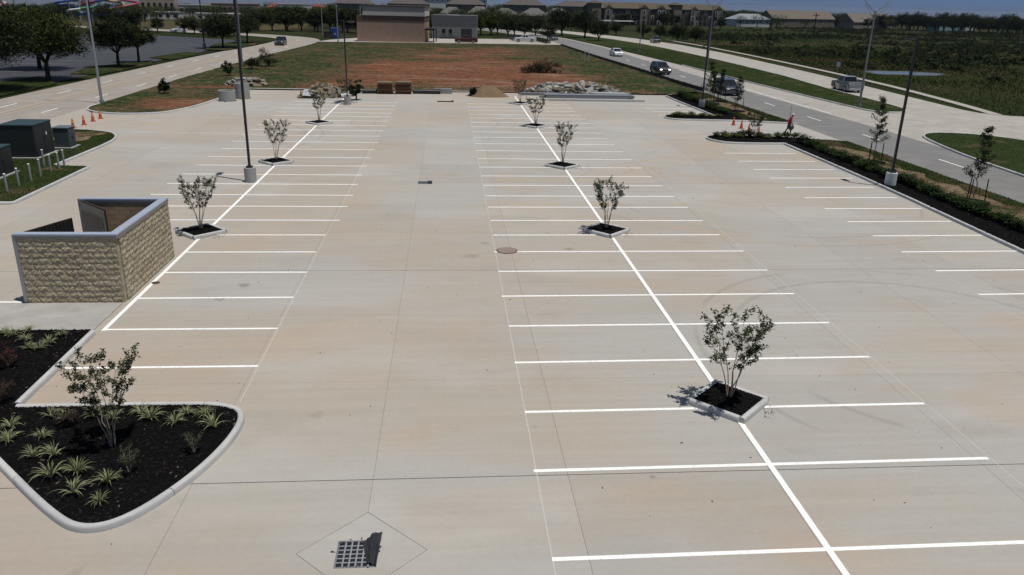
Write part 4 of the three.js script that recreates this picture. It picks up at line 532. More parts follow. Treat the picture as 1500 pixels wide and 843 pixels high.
  st('young staked tree standing beside the lot light with white pedestal', 29.5, -52.6, 4.1, 11); st('young staked tree in bare soil on the near hedge verge', 29.25, -41.0, 3.9, 12); st('young staked tree alone on the far hedge verge', 29.2, -79.2, 3.2, 13); st('young staked tree in front of the dark SUV on the far verge', 30.2, -87.6, 3.2, 14); st('bushy young tree hugging the far lot light pole', 27.6, -83.6, 4.2, 16, 2400); st('young tree beside the far hedge and dark SUV', 28.6, -85.2, 3.2, 18);
}
// ------------------------------------------------------------------ large trees
function makeTree(name, label, { H0 = 8, W = 8, trunk = 1.9, seed = 1, clumps = 46, per = 170, leaf = 0.26, cols, lod = 0, category = 'tree', group, low = 0 }) {
  const o = thing(name, label, category, [0, 0, 0], 0, group); const q = rng(seed), b = new GB(), l = new GB(); const tr = 0.045 * H0 * 0.8;
  b.cyl([0, -0.3, 0], [0.1, trunk, 0.05], tr, tr * 0.75, 9, false);
  const tips = []; const nL = 7; for (let i = 0; i < nL; i++) { const a = i / nL * 6.28 + q(), rr = W * 0.27 * (0.6 + 0.5 * q()), y = trunk + (H0 - trunk) * (0.3 + 0.4 * q()); const m = [Math.cos(a) * rr * 0.45, mix(trunk, y, 0.55), Math.sin(a) * rr * 0.45], e = [Math.cos(a) * rr, y, Math.sin(a) * rr]; b.cyl([0.1, trunk - 0.1, 0.05], m, tr * 0.5, tr * 0.33, 6, false); b.cyl(m, e, tr * 0.33, tr * 0.14, 5, false); tips.push(e, m); }
  for (let c = 0; c < clumps; c++) {
    let x, y, z; do { x = q() * 2 - 1; y = q() * 2 - 1; z = q() * 2 - 1; } while (x * x + y * y + z * z > 1); const f = Math.sqrt(x * x + y * y + z * z) || 1, sh = 0.45 + 0.55 * q(); x = x / f * sh; y = y / f * sh; z = z / f * sh; if (y < -0.5) y *= 0.75;
    const cx = x * W * 0.42, cz = z * W * 0.42, cy = low ? H0 * (0.46 + 0.42 * y) : trunk * 0.85 + (H0 - trunk * 0.85) * (0.5 + 0.44 * y), cr = W * (0.085 + 0.075 * q()); if (lod < 1) { const tp = tips[Math.floor(q() * tips.length)]; b.cyl(tp, [cx, cy, cz], tr * 0.12, 0.02, 4, false); }
    for (let k = 0; k < per; k++) { let u, v, w; do { u = q() * 2 - 1; v = q() * 2 - 1; w = q() * 2 - 1; } while (u * u + v * v + w * w > 1); leafAt(l, q, cx + u * cr, cy + v * cr * 0.75, cz + w * cr, leaf * (0.6 + 0.8 * q()), cols); }
  }
  mesh('trunk', b.geo(), M.bark, o); mesh('crown', l.geo(), leafFar, o); return o;
}
const oakC = [[0.020, 0.027, 0.011], [0.026, 0.034, 0.013], [0.032, 0.036, 0.016], [0.038, 0.046, 0.014]], brightC = [[0.045, 0.062, 0.012], [0.032, 0.046, 0.012], [0.055, 0.072, 0.014]], midC = [[0.028, 0.038, 0.013], [0.036, 0.046, 0.014], [0.022, 0.03, 0.012]];
{
  const gG = 'oaks along the street edge of the asphalt lot';
  const near = (label, x, z, H0, W, seed, cols, clumps = 60, per = 150, leaf = 0.24) => { const t = makeTree('oak_tree', label, { H0, W, trunk: 2.0, seed, clumps, per, leaf, cols, group: gG }); t.position.set(x, gh(x, z) + 0.02, z); };
  near('big dark oak by the street, its crown cut by the frame edge', -48.2, -89, 9.0, 11.5, 401, oakC, 110, 170); near('big oak with yellow-green crown and forked trunk by the street', -47.3, -100.5, 8.2, 11, 402, [...oakC, ...brightC], 105, 170); near('wide yellow-green oak behind the forked oak', -55, -115, 7.8, 11, 403, brightC, 90, 150); near('round dark oak on the second grass strip by the street', -46.4, -119.5, 6.9, 8.0, 404, oakC, 80, 150); near('small oak with bare slim trunk beside the round dark oak', -47.0, -129, 5.8, 6, 405, midC, 55, 140); near('spreading dark oak at the far end of the asphalt lot', -44.6, -168, 6.4, 10, 406, oakC, 85, 140, 0.28); near('dark oak behind the spreading oak at the street bend', -44, -186, 6.8, 8, 407, oakC, 50, 120, 0.28); near('dark oak deep in the asphalt lot behind the forked oak', -64, -110, 8.8, 11, 408, oakC, 90, 150, 0.28); near('tall dark oak at the far edge of frame in the asphalt lot', -60, -97, 9.4, 11, 409, oakC, 95, 150, 0.26);
  // grass strips under the oaks
  const pts = [[[-44.3, -84], [-44.3, -96], [-50, -104], [-52, -86]], [[-44.3, -108], [-43.5, -124.5], [-46, -132], [-50, -118], [-48, -108]], [[-44, -134], [-42.6, -150], [-47, -152], [-48.5, -138]], [[-41.8, -160], [-41, -182], [-46, -196], [-49, -178], [-46, -160]]];
  pts.forEach((P, i) => verge('tree_lawn', ['grass strip under the frame-edge oaks', 'grass strip under the round dark oak', 'bare grass strip beside the street without trees', 'grass strip under the spreading oak'][i], P, 1500, 300 + i));
}
{ // trees farther off: a few kinds, cloned
  const kinds = { dark: [], bright: [], mid: [] };
  const K = { dark: oakC, bright: brightC, mid: midC };
  const L = { dark: 'dark rounded tree', bright: 'yellow-green rounded tree', mid: 'mid green rounded tree' };
  const put = (kind, x, z, H0, where, group) => { const list = kinds[kind]; const lab = `${L[kind]} ${where}`; const turn = x * 7.3 % 6.28; let o; if (list.length < 2) { o = makeTree('tree', lab, { H0: 8, W: 9.6, trunk: 1.2, seed: 500 + kind.length * 10 + list.length, clumps: 56, per: 75, leaf: 0.42, cols: K[kind], lod: 1, group, low: 0 }); list.push(o); } else o = dup(list[Math.abs(Math.round(x)) % 2], [0, 0, 0], 0, lab); o.userData.group = group; o.position.set(x, gh(x, z), z); o.rotation.y = turn; o.scale.set(H0 / 8 * (0.9 + 0.25 * vn(x, z)), H0 / 8, H0 / 8 * (0.9 + 0.25 * vn(z, x))); };
  const G1 = 'trees along the road beyond the asphalt lot'; for (const [x, z, h] of [[-99, -262, 6.5], [-93, -256, 6.8], [-86, -254, 4.6], [-77, -250, 4.8], [-73, -246, 4.7], [-68, -243, 4.6], [-112, -285, 7.5], [-125, -270, 7]]) put('dark', x, z, h, 'beside the road beyond the asphalt lot', G1);
  const G2 = 'trees behind the street bend'; for (let i = 0; i < 16; i++) put(i % 3 === 1 ? 'bright' : 'dark', -62 + i * 3.3, -278 - (i % 3) * 7 + i * 0.6, 6.6 + (i * 37 % 5) * 0.5, 'in the grove behind the street bend', G2); for (let i = 0; i < 4; i++) put('dark', -27 + i * 4.2, -262 - (i % 2) * 8, 7.4, 'between the street bend and the brick building', 'trees left of the brick building');
  const G3 = 'trees behind the shop car park'; for (const [x, z, h, k] of [[3, -266, 6.6, 'bright'], [8.5, -263, 6.9, 'bright'], [14, -268, 6.7, 'bright'], [19, -262, 6.2, 'mid'], [-3, -268, 6.6, 'mid'], [24, -258, 5.6, 'dark'], [29, -272, 6.5, 'dark'], [5.5, -274, 6.8, 'mid'], [11, -276, 7, 'dark'], [16.5, -275, 6.8, 'mid'], [22, -272, 6.6, 'dark'], [0, -275, 6.8, 'dark']]) put(k, x, z, h, 'behind the shop car park', G3);
  put('dark', 28.3, -233, 4.9, 'at the hedge end beside the white pickup', 'trees at the car park corner'); put('dark', 43, -258, 9.2, 'towering over the median where the road bends', 'median trees'); put('dark', 37.5, -270, 9.6, 'behind the towering median tree', 'median trees'); put('dark', 43.8, -238, 6.2, 'standing alone with a pale trunk on the median', 'median trees');
  for (const [x, z, h] of [[64, -268, 5.2], [68, -262, 4.8], [72, -255, 5.6], [75.5, -247, 4.8], [60, -292, 5]]) put('mid', x, z, h, 'at the field edge beyond the far carriageway', 'bushy trees at the field edge');
  for (const [x, z, h] of [[117, -445, 8.5], [122, -440, 7.5], [148, -442, 6], [99, -462, 7]]) put('dark', x, z, h, 'in front of the apartment block', 'trees before the apartments');
  // skyline trees over the field
  const r = rng(66); for (let i = 0; i < 46; i++) { const t = i / 45, az = mix(19.5, 41, t) * Math.PI / 180, d = mix(700, 560, t) + r() * 60; const x = Math.sin(az) * d, z = -Math.cos(az) * d; put(i % 5 === 2 ? 'mid' : 'dark', x, z, (t > 0.45 ? 11.5 : 9) * (0.75 + 0.5 * r()), 'on the skyline beyond the field', 'skyline trees beyond the field'); }
}
{ // far woodland: one mass
  const g0 = gb(g => { const q = rng(700); for (let c = 0; c < 16; c++) { const a = q() * 6.28, rr = 0.42 * Math.sqrt(q()), cx = Math.cos(a) * rr, cz = Math.sin(a) * rr, cy = 0.28 + 0.5 * q(); for (let k = 0; k < 26; k++) leafAt(g, q, cx + (q() - 0.5) * 0.34, cy + (q() - 0.5) * 0.26, cz + (q() - 0.5) * 0.34, 0.075, [[1, 1, 1], [0.75, 0.75, 0.75], [1.25, 1.2, 1]]); } g.col = [0.8, 0.6, 0.4]; g.cyl([0, -0.05, 0], [0, 0.5, 0], 0.03, 0.02, 5, false); });
  const list = [], r = rng(702); const band = (az0, az1, d0, d1, n, h0, h1) => { for (let i = 0; i < n; i++) { const az = mix(az0, az1, r()) * Math.PI / 180, d = mix(d0, d1, r()), x = Math.sin(az) * d, z = -Math.cos(az) * d; if (x < -58 && x > -150 && z < -285 && z > -425) continue; if (x > 40 && x < 175 && z < -440 && z > -535) continue; const h = mix(h0, h1, r()), k = 0.7 + 0.6 * r(), t = r(); list.push([x, gh(x, z) - 0.1, z, h * (1 + 0.3 * r()), h, r() * 6.28, t < 0.2 ? [0.045 * k, 0.055 * k, 0.016 * k] : [0.026 * k, 0.034 * k, 0.016 * k]]); } };
  band(-42, -19, 420, 900, 420, 6, 9); band(-42, -26, 200, 420, 60, 6, 8.5); band(-20, -4, 310, 420, 110, 5.5, 7.5); band(-20, 6, 430, 900, 420, 5.5, 8.5); band(-1, 9, 330, 440, 60, 5, 7); band(5, 24, 540, 950, 240, 6, 9); band(18, 43, 660, 1000, 260, 8, 12); band(-45, 45, 1000, 2200, 700, 8, 13);
  tag(inst('far_woodland', 'far belt of dark trees under the horizon', g0, leafFar, list), 'far belt of dark trees under the horizon', 'woodland', null, 'stuff');
}
{ // small verge shrubs and weeds
  const q = rng(5); const mk = (label, x, z, w, h, seed) => { const t = makeTree('verge_shrub', label, { H0: h, W: w * 1.25, trunk: 0.2, seed, clumps: 26, per: 70, leaf: 0.16, cols: midC, lod: 1, low: 1, category: 'shrub' }); t.position.set(x, 0.08, z); };
  mk('round dark shrub with pointed shoots on the grass verge by the street', -26.7, -124.5, 3.2, 2.8, 811); mk('smaller round shrub touching the pointed verge shrub', -28.0, -119.5, 2.2, 1.9, 812); mk('sparse leaning sapling on the verge above the rubble', -28.5, -108.8, 1.5, 2.1, 813); mk('little bushy weed near the kerb bend of the verge', -29.9, -88, 1.2, 1.6, 814); mk('tiny green weed bush beside the soil heap', 2.8, -90.2, 0.7, 0.9, 815); mk('leafy myrtle top showing behind the second lot light', -9.6, -85.2, 1.4, 2.5, 816);
}
// ------------------------------------------------------------------ spoil and building materials at the back of the lot
{
  const heap = (name, label, cat, x, z, rx, rz, h, mat, seed, rough = 0.1) => { const g = gb(b => { const n = 20, m = 10; const v = (i, j) => { const a = i / n * 6.283, t = j / m; const k = 0.85 + 0.3 * vn(Math.cos(a) * 2 + seed, Math.sin(a) * 2 + 4); return [Math.cos(a) * rx * t * k, h * Math.pow(Math.max(0, Math.cos(t * 1.5708)), 1.3) + rough * (vn(i * 1.3 + seed, j * 1.7) - 0.5) * (1 - t) - 0.03 * (t === 1), Math.sin(a) * rz * t * k]; }; for (let i = 0; i < n; i++) for (let j = 0; j < m; j++) b.quad(v(i, j), v((i + 1) % n, j), v((i + 1) % n, j + 1), v(i, j + 1)); }); const o = mesh(name, toCreasedNormals(g, 0.8), mat); o.position.set(x, 0.012, z); return tag(o, label, cat); };
  heap('soil_heap', 'smooth tan soil heap at the back edge of the lot', 'heap', 4.6, -90.6, 2.4, 1.6, 1.15, std(0.24, 0.165, 0.105, 1, { map: rep(blotch, 0.4), bumpMap: grain, bumpScale: 0.03 }), 3);
  // uprooted brush pile
  { const o = thing('brush_pile', 'heap of uprooted dark brush on the red soil', 'brush pile', [14.3, 0.1, -122]); const q = rng(31), b = new GB(), l = new GB(); for (let i = 0; i < 130; i++) { const a = q() * 6.28, rr = Math.sqrt(q()), x = Math.cos(a) * rr * 3.4, z = Math.sin(a) * rr * 2.2, y = (1 - rr * rr) * 1.5 * q(); const e = [x + (q() - 0.5) * 1.8, y + 0.5 * q() + 0.1, z + (q() - 0.5) * 1.4]; b.cyl([x, y, z], e, 0.035, 0.01, 4, false); for (let k = 0; k < 22; k++) leafAt(l, q, mix(x, e[0], q()) + (q() - 0.5) * 0.5, mix(y, e[1], q()) + (q() - 0.5) * 0.3 + 0.1, mix(z, e[2], q()) + (q() - 0.5) * 0.5, 0.22, [[0.045, 0.04, 0.022], [0.03, 0.032, 0.015], [0.07, 0.05, 0.03]]); } mesh('branches', b.geo(), M.bark, o); mesh('leaves', l.geo(), leafFar, o); mesh('soil_clump', heapGeo(2.6, 1.6, 0.9, 8), std(0.10, 0.06, 0.04, 1), o).position.set(1.4, 0, 0.2); }
  function heapGeo(rx, rz, h, seed) { return toCreasedNormals(gb(b => { const n = 16, m = 6; const v = (i, j) => { const a = i / n * 6.283, t = j / m, k = 0.8 + 0.4 * vn(Math.cos(a) * 2 + seed, Math.sin(a) * 2); return [Math.cos(a) * rx * t * k, h * (1 - t * t) + 0.2 * (vn(i * 2.1, j * 2.3 + seed) - 0.5) * (1 - t), Math.sin(a) * rz * t * k]; }; for (let i = 0; i < n; i++) for (let j = 0; j < m; j++) b.quad(v(i, j), v((i + 1) % n, j), v((i + 1) % n, j + 1), v(i, j + 1)); }), 0.8); }
  // broken concrete pile: each chunk a part
  const chunkMats = [std(0.24, 0.235, 0.215, 0.95), std(0.34, 0.335, 0.315, 0.95), std(0.17, 0.16, 0.14, 0.95), std(0.21, 0.165, 0.12, 0.95)];
  const chunkG = [0, 1, 2, 3, 4, 5].map(s => gb(g => { const q = rng(900 + s), n = 5 + s % 2, P = []; for (let i = 0; i < n; i++) { const a = i / n * 6.283 + q() * 0.5, rr = 0.32 + 0.25 * q(); P.push([Math.cos(a) * rr * (s < 3 ? 1.5 : 1), Math.sin(a) * rr]); } const h = 0.1; for (let i = 0; i < n; i++) { const a = P[i], b = P[(i + 1) % n]; g.quad([a[0], -h, a[1]], [b[0], -h, b[1]], [b[0] * 0.96, h, b[1] * 0.96], [a[0] * 0.96, h, a[1] * 0.96]); g.tri([0, h + 0.02, 0], [b[0] * 0.96, h, b[1] * 0.96], [a[0] * 0.96, h, a[1] * 0.96]); g.tri([0, -h, 0], [a[0], -h, a[1]], [b[0], -h, b[1]]); } }));
  const pile = (label, x, z, rx, rz, h, n, smin, smax, seed) => { const o = thing('rubble_pile', label, 'rubble', [x, 0.1, z]); mesh('core', heapGeo(rx * 0.95, rz * 0.95, h * 0.6, seed), std(0.15, 0.12, 0.09, 1), o); const q = rng(seed); for (let i = 0; i < n; i++) { const a = q() * 6.283, rr = Math.pow(q(), 0.6); const s = mix(smin, smax, q()); const m = mesh('concrete_chunk', chunkG[Math.floor(q() * 6)], chunkMats[Math.floor(q() * 4)], o); const y = Math.max(0.02, (1 - rr * rr) * h * (0.55 + 0.45 * vn(Math.cos(a) * rr * 3 + seed, Math.sin(a) * rr * 3))); m.position.set(Math.cos(a) * rr * rx, y, Math.sin(a) * rr * rz); m.rotation.set((q() - 0.5) * 1.3, q() * 6.28, (q() - 0.5) * 1.3); m.scale.set(s, s * (0.7 + 0.7 * q()), s); } return o; };
  pile('large heap of broken concrete slabs at the back of the lot', 14.8, -94.4, 5.8, 1.8, 1.35, 290, 0.4, 1.25, 41);
  pile('pale rubble heap on the verge behind the concrete rings', -23.6, -97.3, 2.4, 1.5, 1.0, 80, 0.4, 0.95, 43);
  // stacks of grey boards in front of the rubble
  const bundle = (label, x, z, L, n, m2, turn, mat, w = 0.28, t = 0.09) => { const o = thing('board_stack', label, 'boards', [x, 0.01, z], turn); const q = rng(Math.round(x * 10 + 500)); for (let j = 0; j < m2; j++) for (let i = 0; i < n; i++) { const s = (q() - 0.5) * 0.9; mesh('board', gb(g => g.box(-L / 2 + s, j * (t + 0.01), (i - n / 2) * (w + 0.015), L / 2 + s, j * (t + 0.01) + t, (i - n / 2) * (w + 0.015) + w)), mat[(i + j) % mat.length], o); } };
  const bm = [std(0.19, 0.205, 0.225, 0.7), std(0.24, 0.255, 0.27, 0.7), std(0.16, 0.17, 0.19, 0.7)];
  bundle('long stack of blue-grey boards before the broken concrete', 15.6, -90.0, 10, 4, 4, 0.0, bm); bundle('low pair of blue-grey boards beside the small tree', 10.6, -92.1, 4.5, 2, 3, 0.03, bm); bundle('pale pile of boards at the end of the rubble', 18.6, -92.0, 4.2, 5, 4, -0.05, [std(0.4, 0.42, 0.44, 0.7), bm[1]]); bundle('single long white beam lying on the lot', 16.5, -87.0, 10.5, 1, 1, 0.01, [std(0.42, 0.42, 0.42, 0.7)], 0.3, 0.2); bundle('short white beam lying before the small tree', 10.6, -87.6, 5.2, 1, 1, -0.03, [std(0.5, 0.49, 0.47, 0.7)], 0.22, 0.12);
  // concrete rings
  const ring = (label, x, z, h, r0) => { const o = thing('concrete_ring', label, 'concrete ring', [x, 0.0, z]); mesh('ring', new THREE.LatheGeometry([[r0 - 0.12, 0.005], [r0 - 0.005, 0.005], [r0, 0.03], [r0, h - 0.03], [r0 - 0.02, h], [r0 - 0.1, h], [r0 - 0.12, h - 0.02], [r0 - 0.12, 0.005]].map(p => new THREE.Vector2(...p)), 32), M.castConcrete, o); mesh('spacer', gb(g => { for (let k = 0; k < 4; k++) { const a = k * 1.57; g.box(Math.cos(a) * r0 - 0.08, 0, Math.sin(a) * r0 - 0.08, Math.cos(a) * r0 + 0.08, 0.05, Math.sin(a) * r0 + 0.08); } }), M.stake, o); };
  ring('short wide precast concrete ring on the lot corner', -22.1, -83.0, 1.05, 0.82); ring('taller precast concrete ring behind the short ring', -21.1, -85.2, 1.55, 0.72);
  // turf pallets, tarp pile, pipes, block stack
  const sod = (label, x, z, w, d, h, seed) => { const o = thing('sod_pallet', label, 'pallet', [x, 0.0, z]); mesh('pallet', gb(g => { for (let i = 0; i < 5; i++) g.box(-w / 2, 0.1, -d / 2 + i * d / 5, w / 2, 0.13, -d / 2 + i * d / 5 + d / 7); for (let i = 0; i < 3; i++) g.box(-w / 2 + i * (w - 0.1) / 2, 0, -d / 2, -w / 2 + i * (w - 0.1) / 2 + 0.1, 0.1, d / 2); }), M.stake, o); const q = rng(seed); for (let k = 0; k < 8; k++) { const dx = (q() - 0.5) * 0.16, dz = (q() - 0.5) * 0.16; mesh('sod_layer', new RoundedBoxGeometry(w * (0.9 + 0.1 * q()), h / 8 - 0.006, d * (0.9 + 0.1 * q()), 1, 0.02).translate(dx, 0.14 + (k + 0.5) * h / 8, dz), std(...(k === 7 ? [0.16, 0.15, 0.10] : [[0.11, 0.055, 0.035], [0.14, 0.075, 0.045], [0.085, 0.05, 0.03]][k % 3]), 1), o); } };
  sod('brown stacked sod pallet beside the black drum pipe', -7.0, -91.6, 1.7, 1.2, 1.15, 1); sod('brown stacked sod pallet with white scraps before the long black pipe', -5.0, -91.7, 1.8, 1.2, 1.2, 2);
  const pipe = (label, x, z, L, r0, turn, mat) => { const o = thing('pipe', label, 'pipe', [x, r0 + 0.005, z], turn); mesh('shell', new THREE.LatheGeometry([[r0 - 0.03, -L / 2], [r0, -L / 2], [r0, L / 2], [r0 - 0.03, L / 2], [r0 - 0.03, -L / 2]].map(p => new THREE.Vector2(...p)), 18).rotateZ(Math.PI / 2), mat, o); mesh('rib', gb(g => { for (let s = -L / 2 + 0.2; s < L / 2; s += 0.35) g.cyl([s, 0, 0], [s + 0.08, 0, 0], r0 + 0.012, r0 + 0.012, 18, false); }), mat, o); };
  const bp = std(0.014, 0.014, 0.015, 0.5); pipe('long black corrugated pipe lying along the back kerb', -2.4, -91.9, 3.1, 0.24, 0, bp); pipe('short black corrugated pipe beside the sod pallet', -8.7, -91.4, 1.7, 0.24, 0.1, bp); pipe('white plastic pipe behind the second lot light', -10.7, -88.0, 2.6, 0.2, 1.0, std(0.6, 0.6, 0.58, 0.5));
  { const o = thing('block_stack', 'low stack of grey concrete blocks at the back kerb', 'blocks', [-0.55, 0, -92.3]); for (let i = 0; i < 5; i++) for (let j = 0; j < 3; j++) mesh('block', gb(g => g.box(-0.95 + i * 0.4, j * 0.2, -0.2, -0.95 + i * 0.4 + 0.39, j * 0.2 + 0.192, 0.2)), M.castConcrete, o); }
  { const o = thing('tarp_pile', 'untidy pile of stones and grey tarp before the second lot light', 'pile', [-13.2, 0.0, -87.6]); mesh('heap', heapGeo(2.5, 1.6, 0.95, 12), std(0.20, 0.17, 0.115, 1, { bumpMap: grain, bumpScale: 0.05 }), o); const q = rng(77); for (let i = 0; i < 70; i++) { const a = q() * 6.28, rr = Math.sqrt(q()), m = mesh('stone', chunkG[3 + Math.floor(q() * 3)], [std(0.24, 0.2, 0.14, 1), chunkMats[2], chunkMats[3]][i % 3], o); m.position.set(Math.cos(a) * rr * 2.3, (1 - rr * rr) * 1.0 + 0.05, Math.sin(a) * rr * 1.5); m.rotation.set(q() * 3, q() * 6, q() * 3); m.scale.setScalar(0.5 + 0.7 * q()); } mesh('tarp', toCreasedNormals(gb(g => { const n = 10; const v = (i, j) => { const x = -2.0 + i / n * 1.7, z = 0.3 + j / n * 1.3; return [x, 0.75 - 0.55 * (j / n) + 0.12 * vn(i * 0.9, j * 0.9), z]; }; for (let i = 0; i < n; i++) for (let j = 0; j < n; j++) g.quad(v(i, j), v(i, j + 1), v(i + 1, j + 1), v(i + 1, j)); }), 0.9), std(0.33, 0.35, 0.37, 0.6), o); mesh('plank', gb(g => g.box(-2.5, 0.01, 1.5, -0.4, 0.09, 1.75)), M.stake, o); }
  { const o = thing('timber_scrap', 'short dark timber scrap lying alone on the concrete', 'timber', [-0.35, 0.0, -84.6]); mesh('timber', gb(g => g.box(-0.75, 0, -0.06, 0.7, 0.1, 0.06)), M.stake, o); mesh('offcut', gb(g => g.cyl([0.72, 0.09, 0], [0.95, 0.09, 0.02], 0.09, 0.08, 8)), M.bark, o); }
  // silt fence by the road, marker posts
  { const o = thing('silt_fence', 'low black silt fence along the road edge of the field', 'fence', [0, 0, 0]); const P = [[31.6, -98], [30.9, -110], [30.5, -125], [29.6, -142], [28.8, -160], [28.3, -185], [28.1, -204]]; for (let i = 0; i < P.length - 1; i++) { const [a, b] = [P[i], P[i + 1]], n = Math.ceil(Math.hypot(a[0] - b[0], a[1] - b[1]) / 2.5); for (let k = 0; k < n; k++) { const p = [mix(a[0], b[0], k / n), mix(a[1], b[1], k / n)], q = [mix(a[0], b[0], (k + 1) / n), mix(a[1], b[1], (k + 1) / n)]; const y = gh(p[0], p[1]) + 0.03; mesh('fabric', gb(g => { const s = 0.012; g.quad([p[0] - s, y, p[1]], [q[0] - s, y, q[1]], [q[0] - s, y + 0.5, q[1]], [p[0] - s, y + 0.52, p[1]]); g.quad([p[0] + s, y, p[1]], [q[0] + s, y, q[1]], [q[0] + s, y + 0.5, q[1]], [p[0] + s, y + 0.52, p[1]]); }), M.black, o); mesh('stake', gb(g => g.box(p[0] - 0.03, y - 0.03, p[1] - 0.03, p[0] + 0.03, y + 0.62, p[1] + 0.03)), M.stake, o); } } }
  const pm = (x, z) => { const o = thing('marker_post', 'slim pale marker post standing in the vacant field', 'post', [x, 0.05, z], 0, 'pair of pale marker posts in the field'); mesh('post', gb(g => g.cyl([0, 0, 0], [0, 2.0, 0], 0.06, 0.06, 8)), std(0.45, 0.45, 0.42, 0.8), o); mesh('cap', gb(g => g.cyl([0, 2.0, 0], [0, 2.06, 0], 0.07, 0.05, 8)), M.white, o); }; pm(24.7, -146.9); pm(25.35, -146.4);
  const hy = (label, x, z) => { const o = thing('fire_hydrant', label, 'hydrant', [x, gh(x, z) - 0.03, z]); const dm = std(0.03, 0.03, 0.035, 0.5); mesh('barrel', new THREE.LatheGeometry([[0, 0], [0.19, 0], [0.19, 0.06], [0.12, 0.09], [0.115, 0.55], [0.16, 0.6], [0.14, 0.72], [0.06, 0.82], [0, 0.84]].map(p => new THREE.Vector2(...p)), 14), dm, o); mesh('nozzle', gb(g => { g.cyl([-0.24, 0.45, 0], [0.24, 0.45, 0], 0.06, 0.06, 8); g.cyl([0, 0.45, 0], [0, 0.45, 0.24], 0.075, 0.075, 8); }), dm, o); }; hy('dark fire hydrant by the sidewalk near the small road sign', 58.0, -129.4 + 18); hy('dark fire hydrant by the sidewalk far along the carriageway', 66.2, -209);
  { const o = thing('road_sign', 'small grey road sign back beside the sidewalk', 'sign', [62.6, 0, -127]); mesh('post', gb(g => g.cyl([0, -0.05, 0], [0, 2.1, 0], 0.03, 0.03, 6)), M.galv, o); mesh('plate', gb(g => g.box(-0.3, 1.35, -0.012, 0.3, 2.1, 0.012)), M.galv, o); }
}
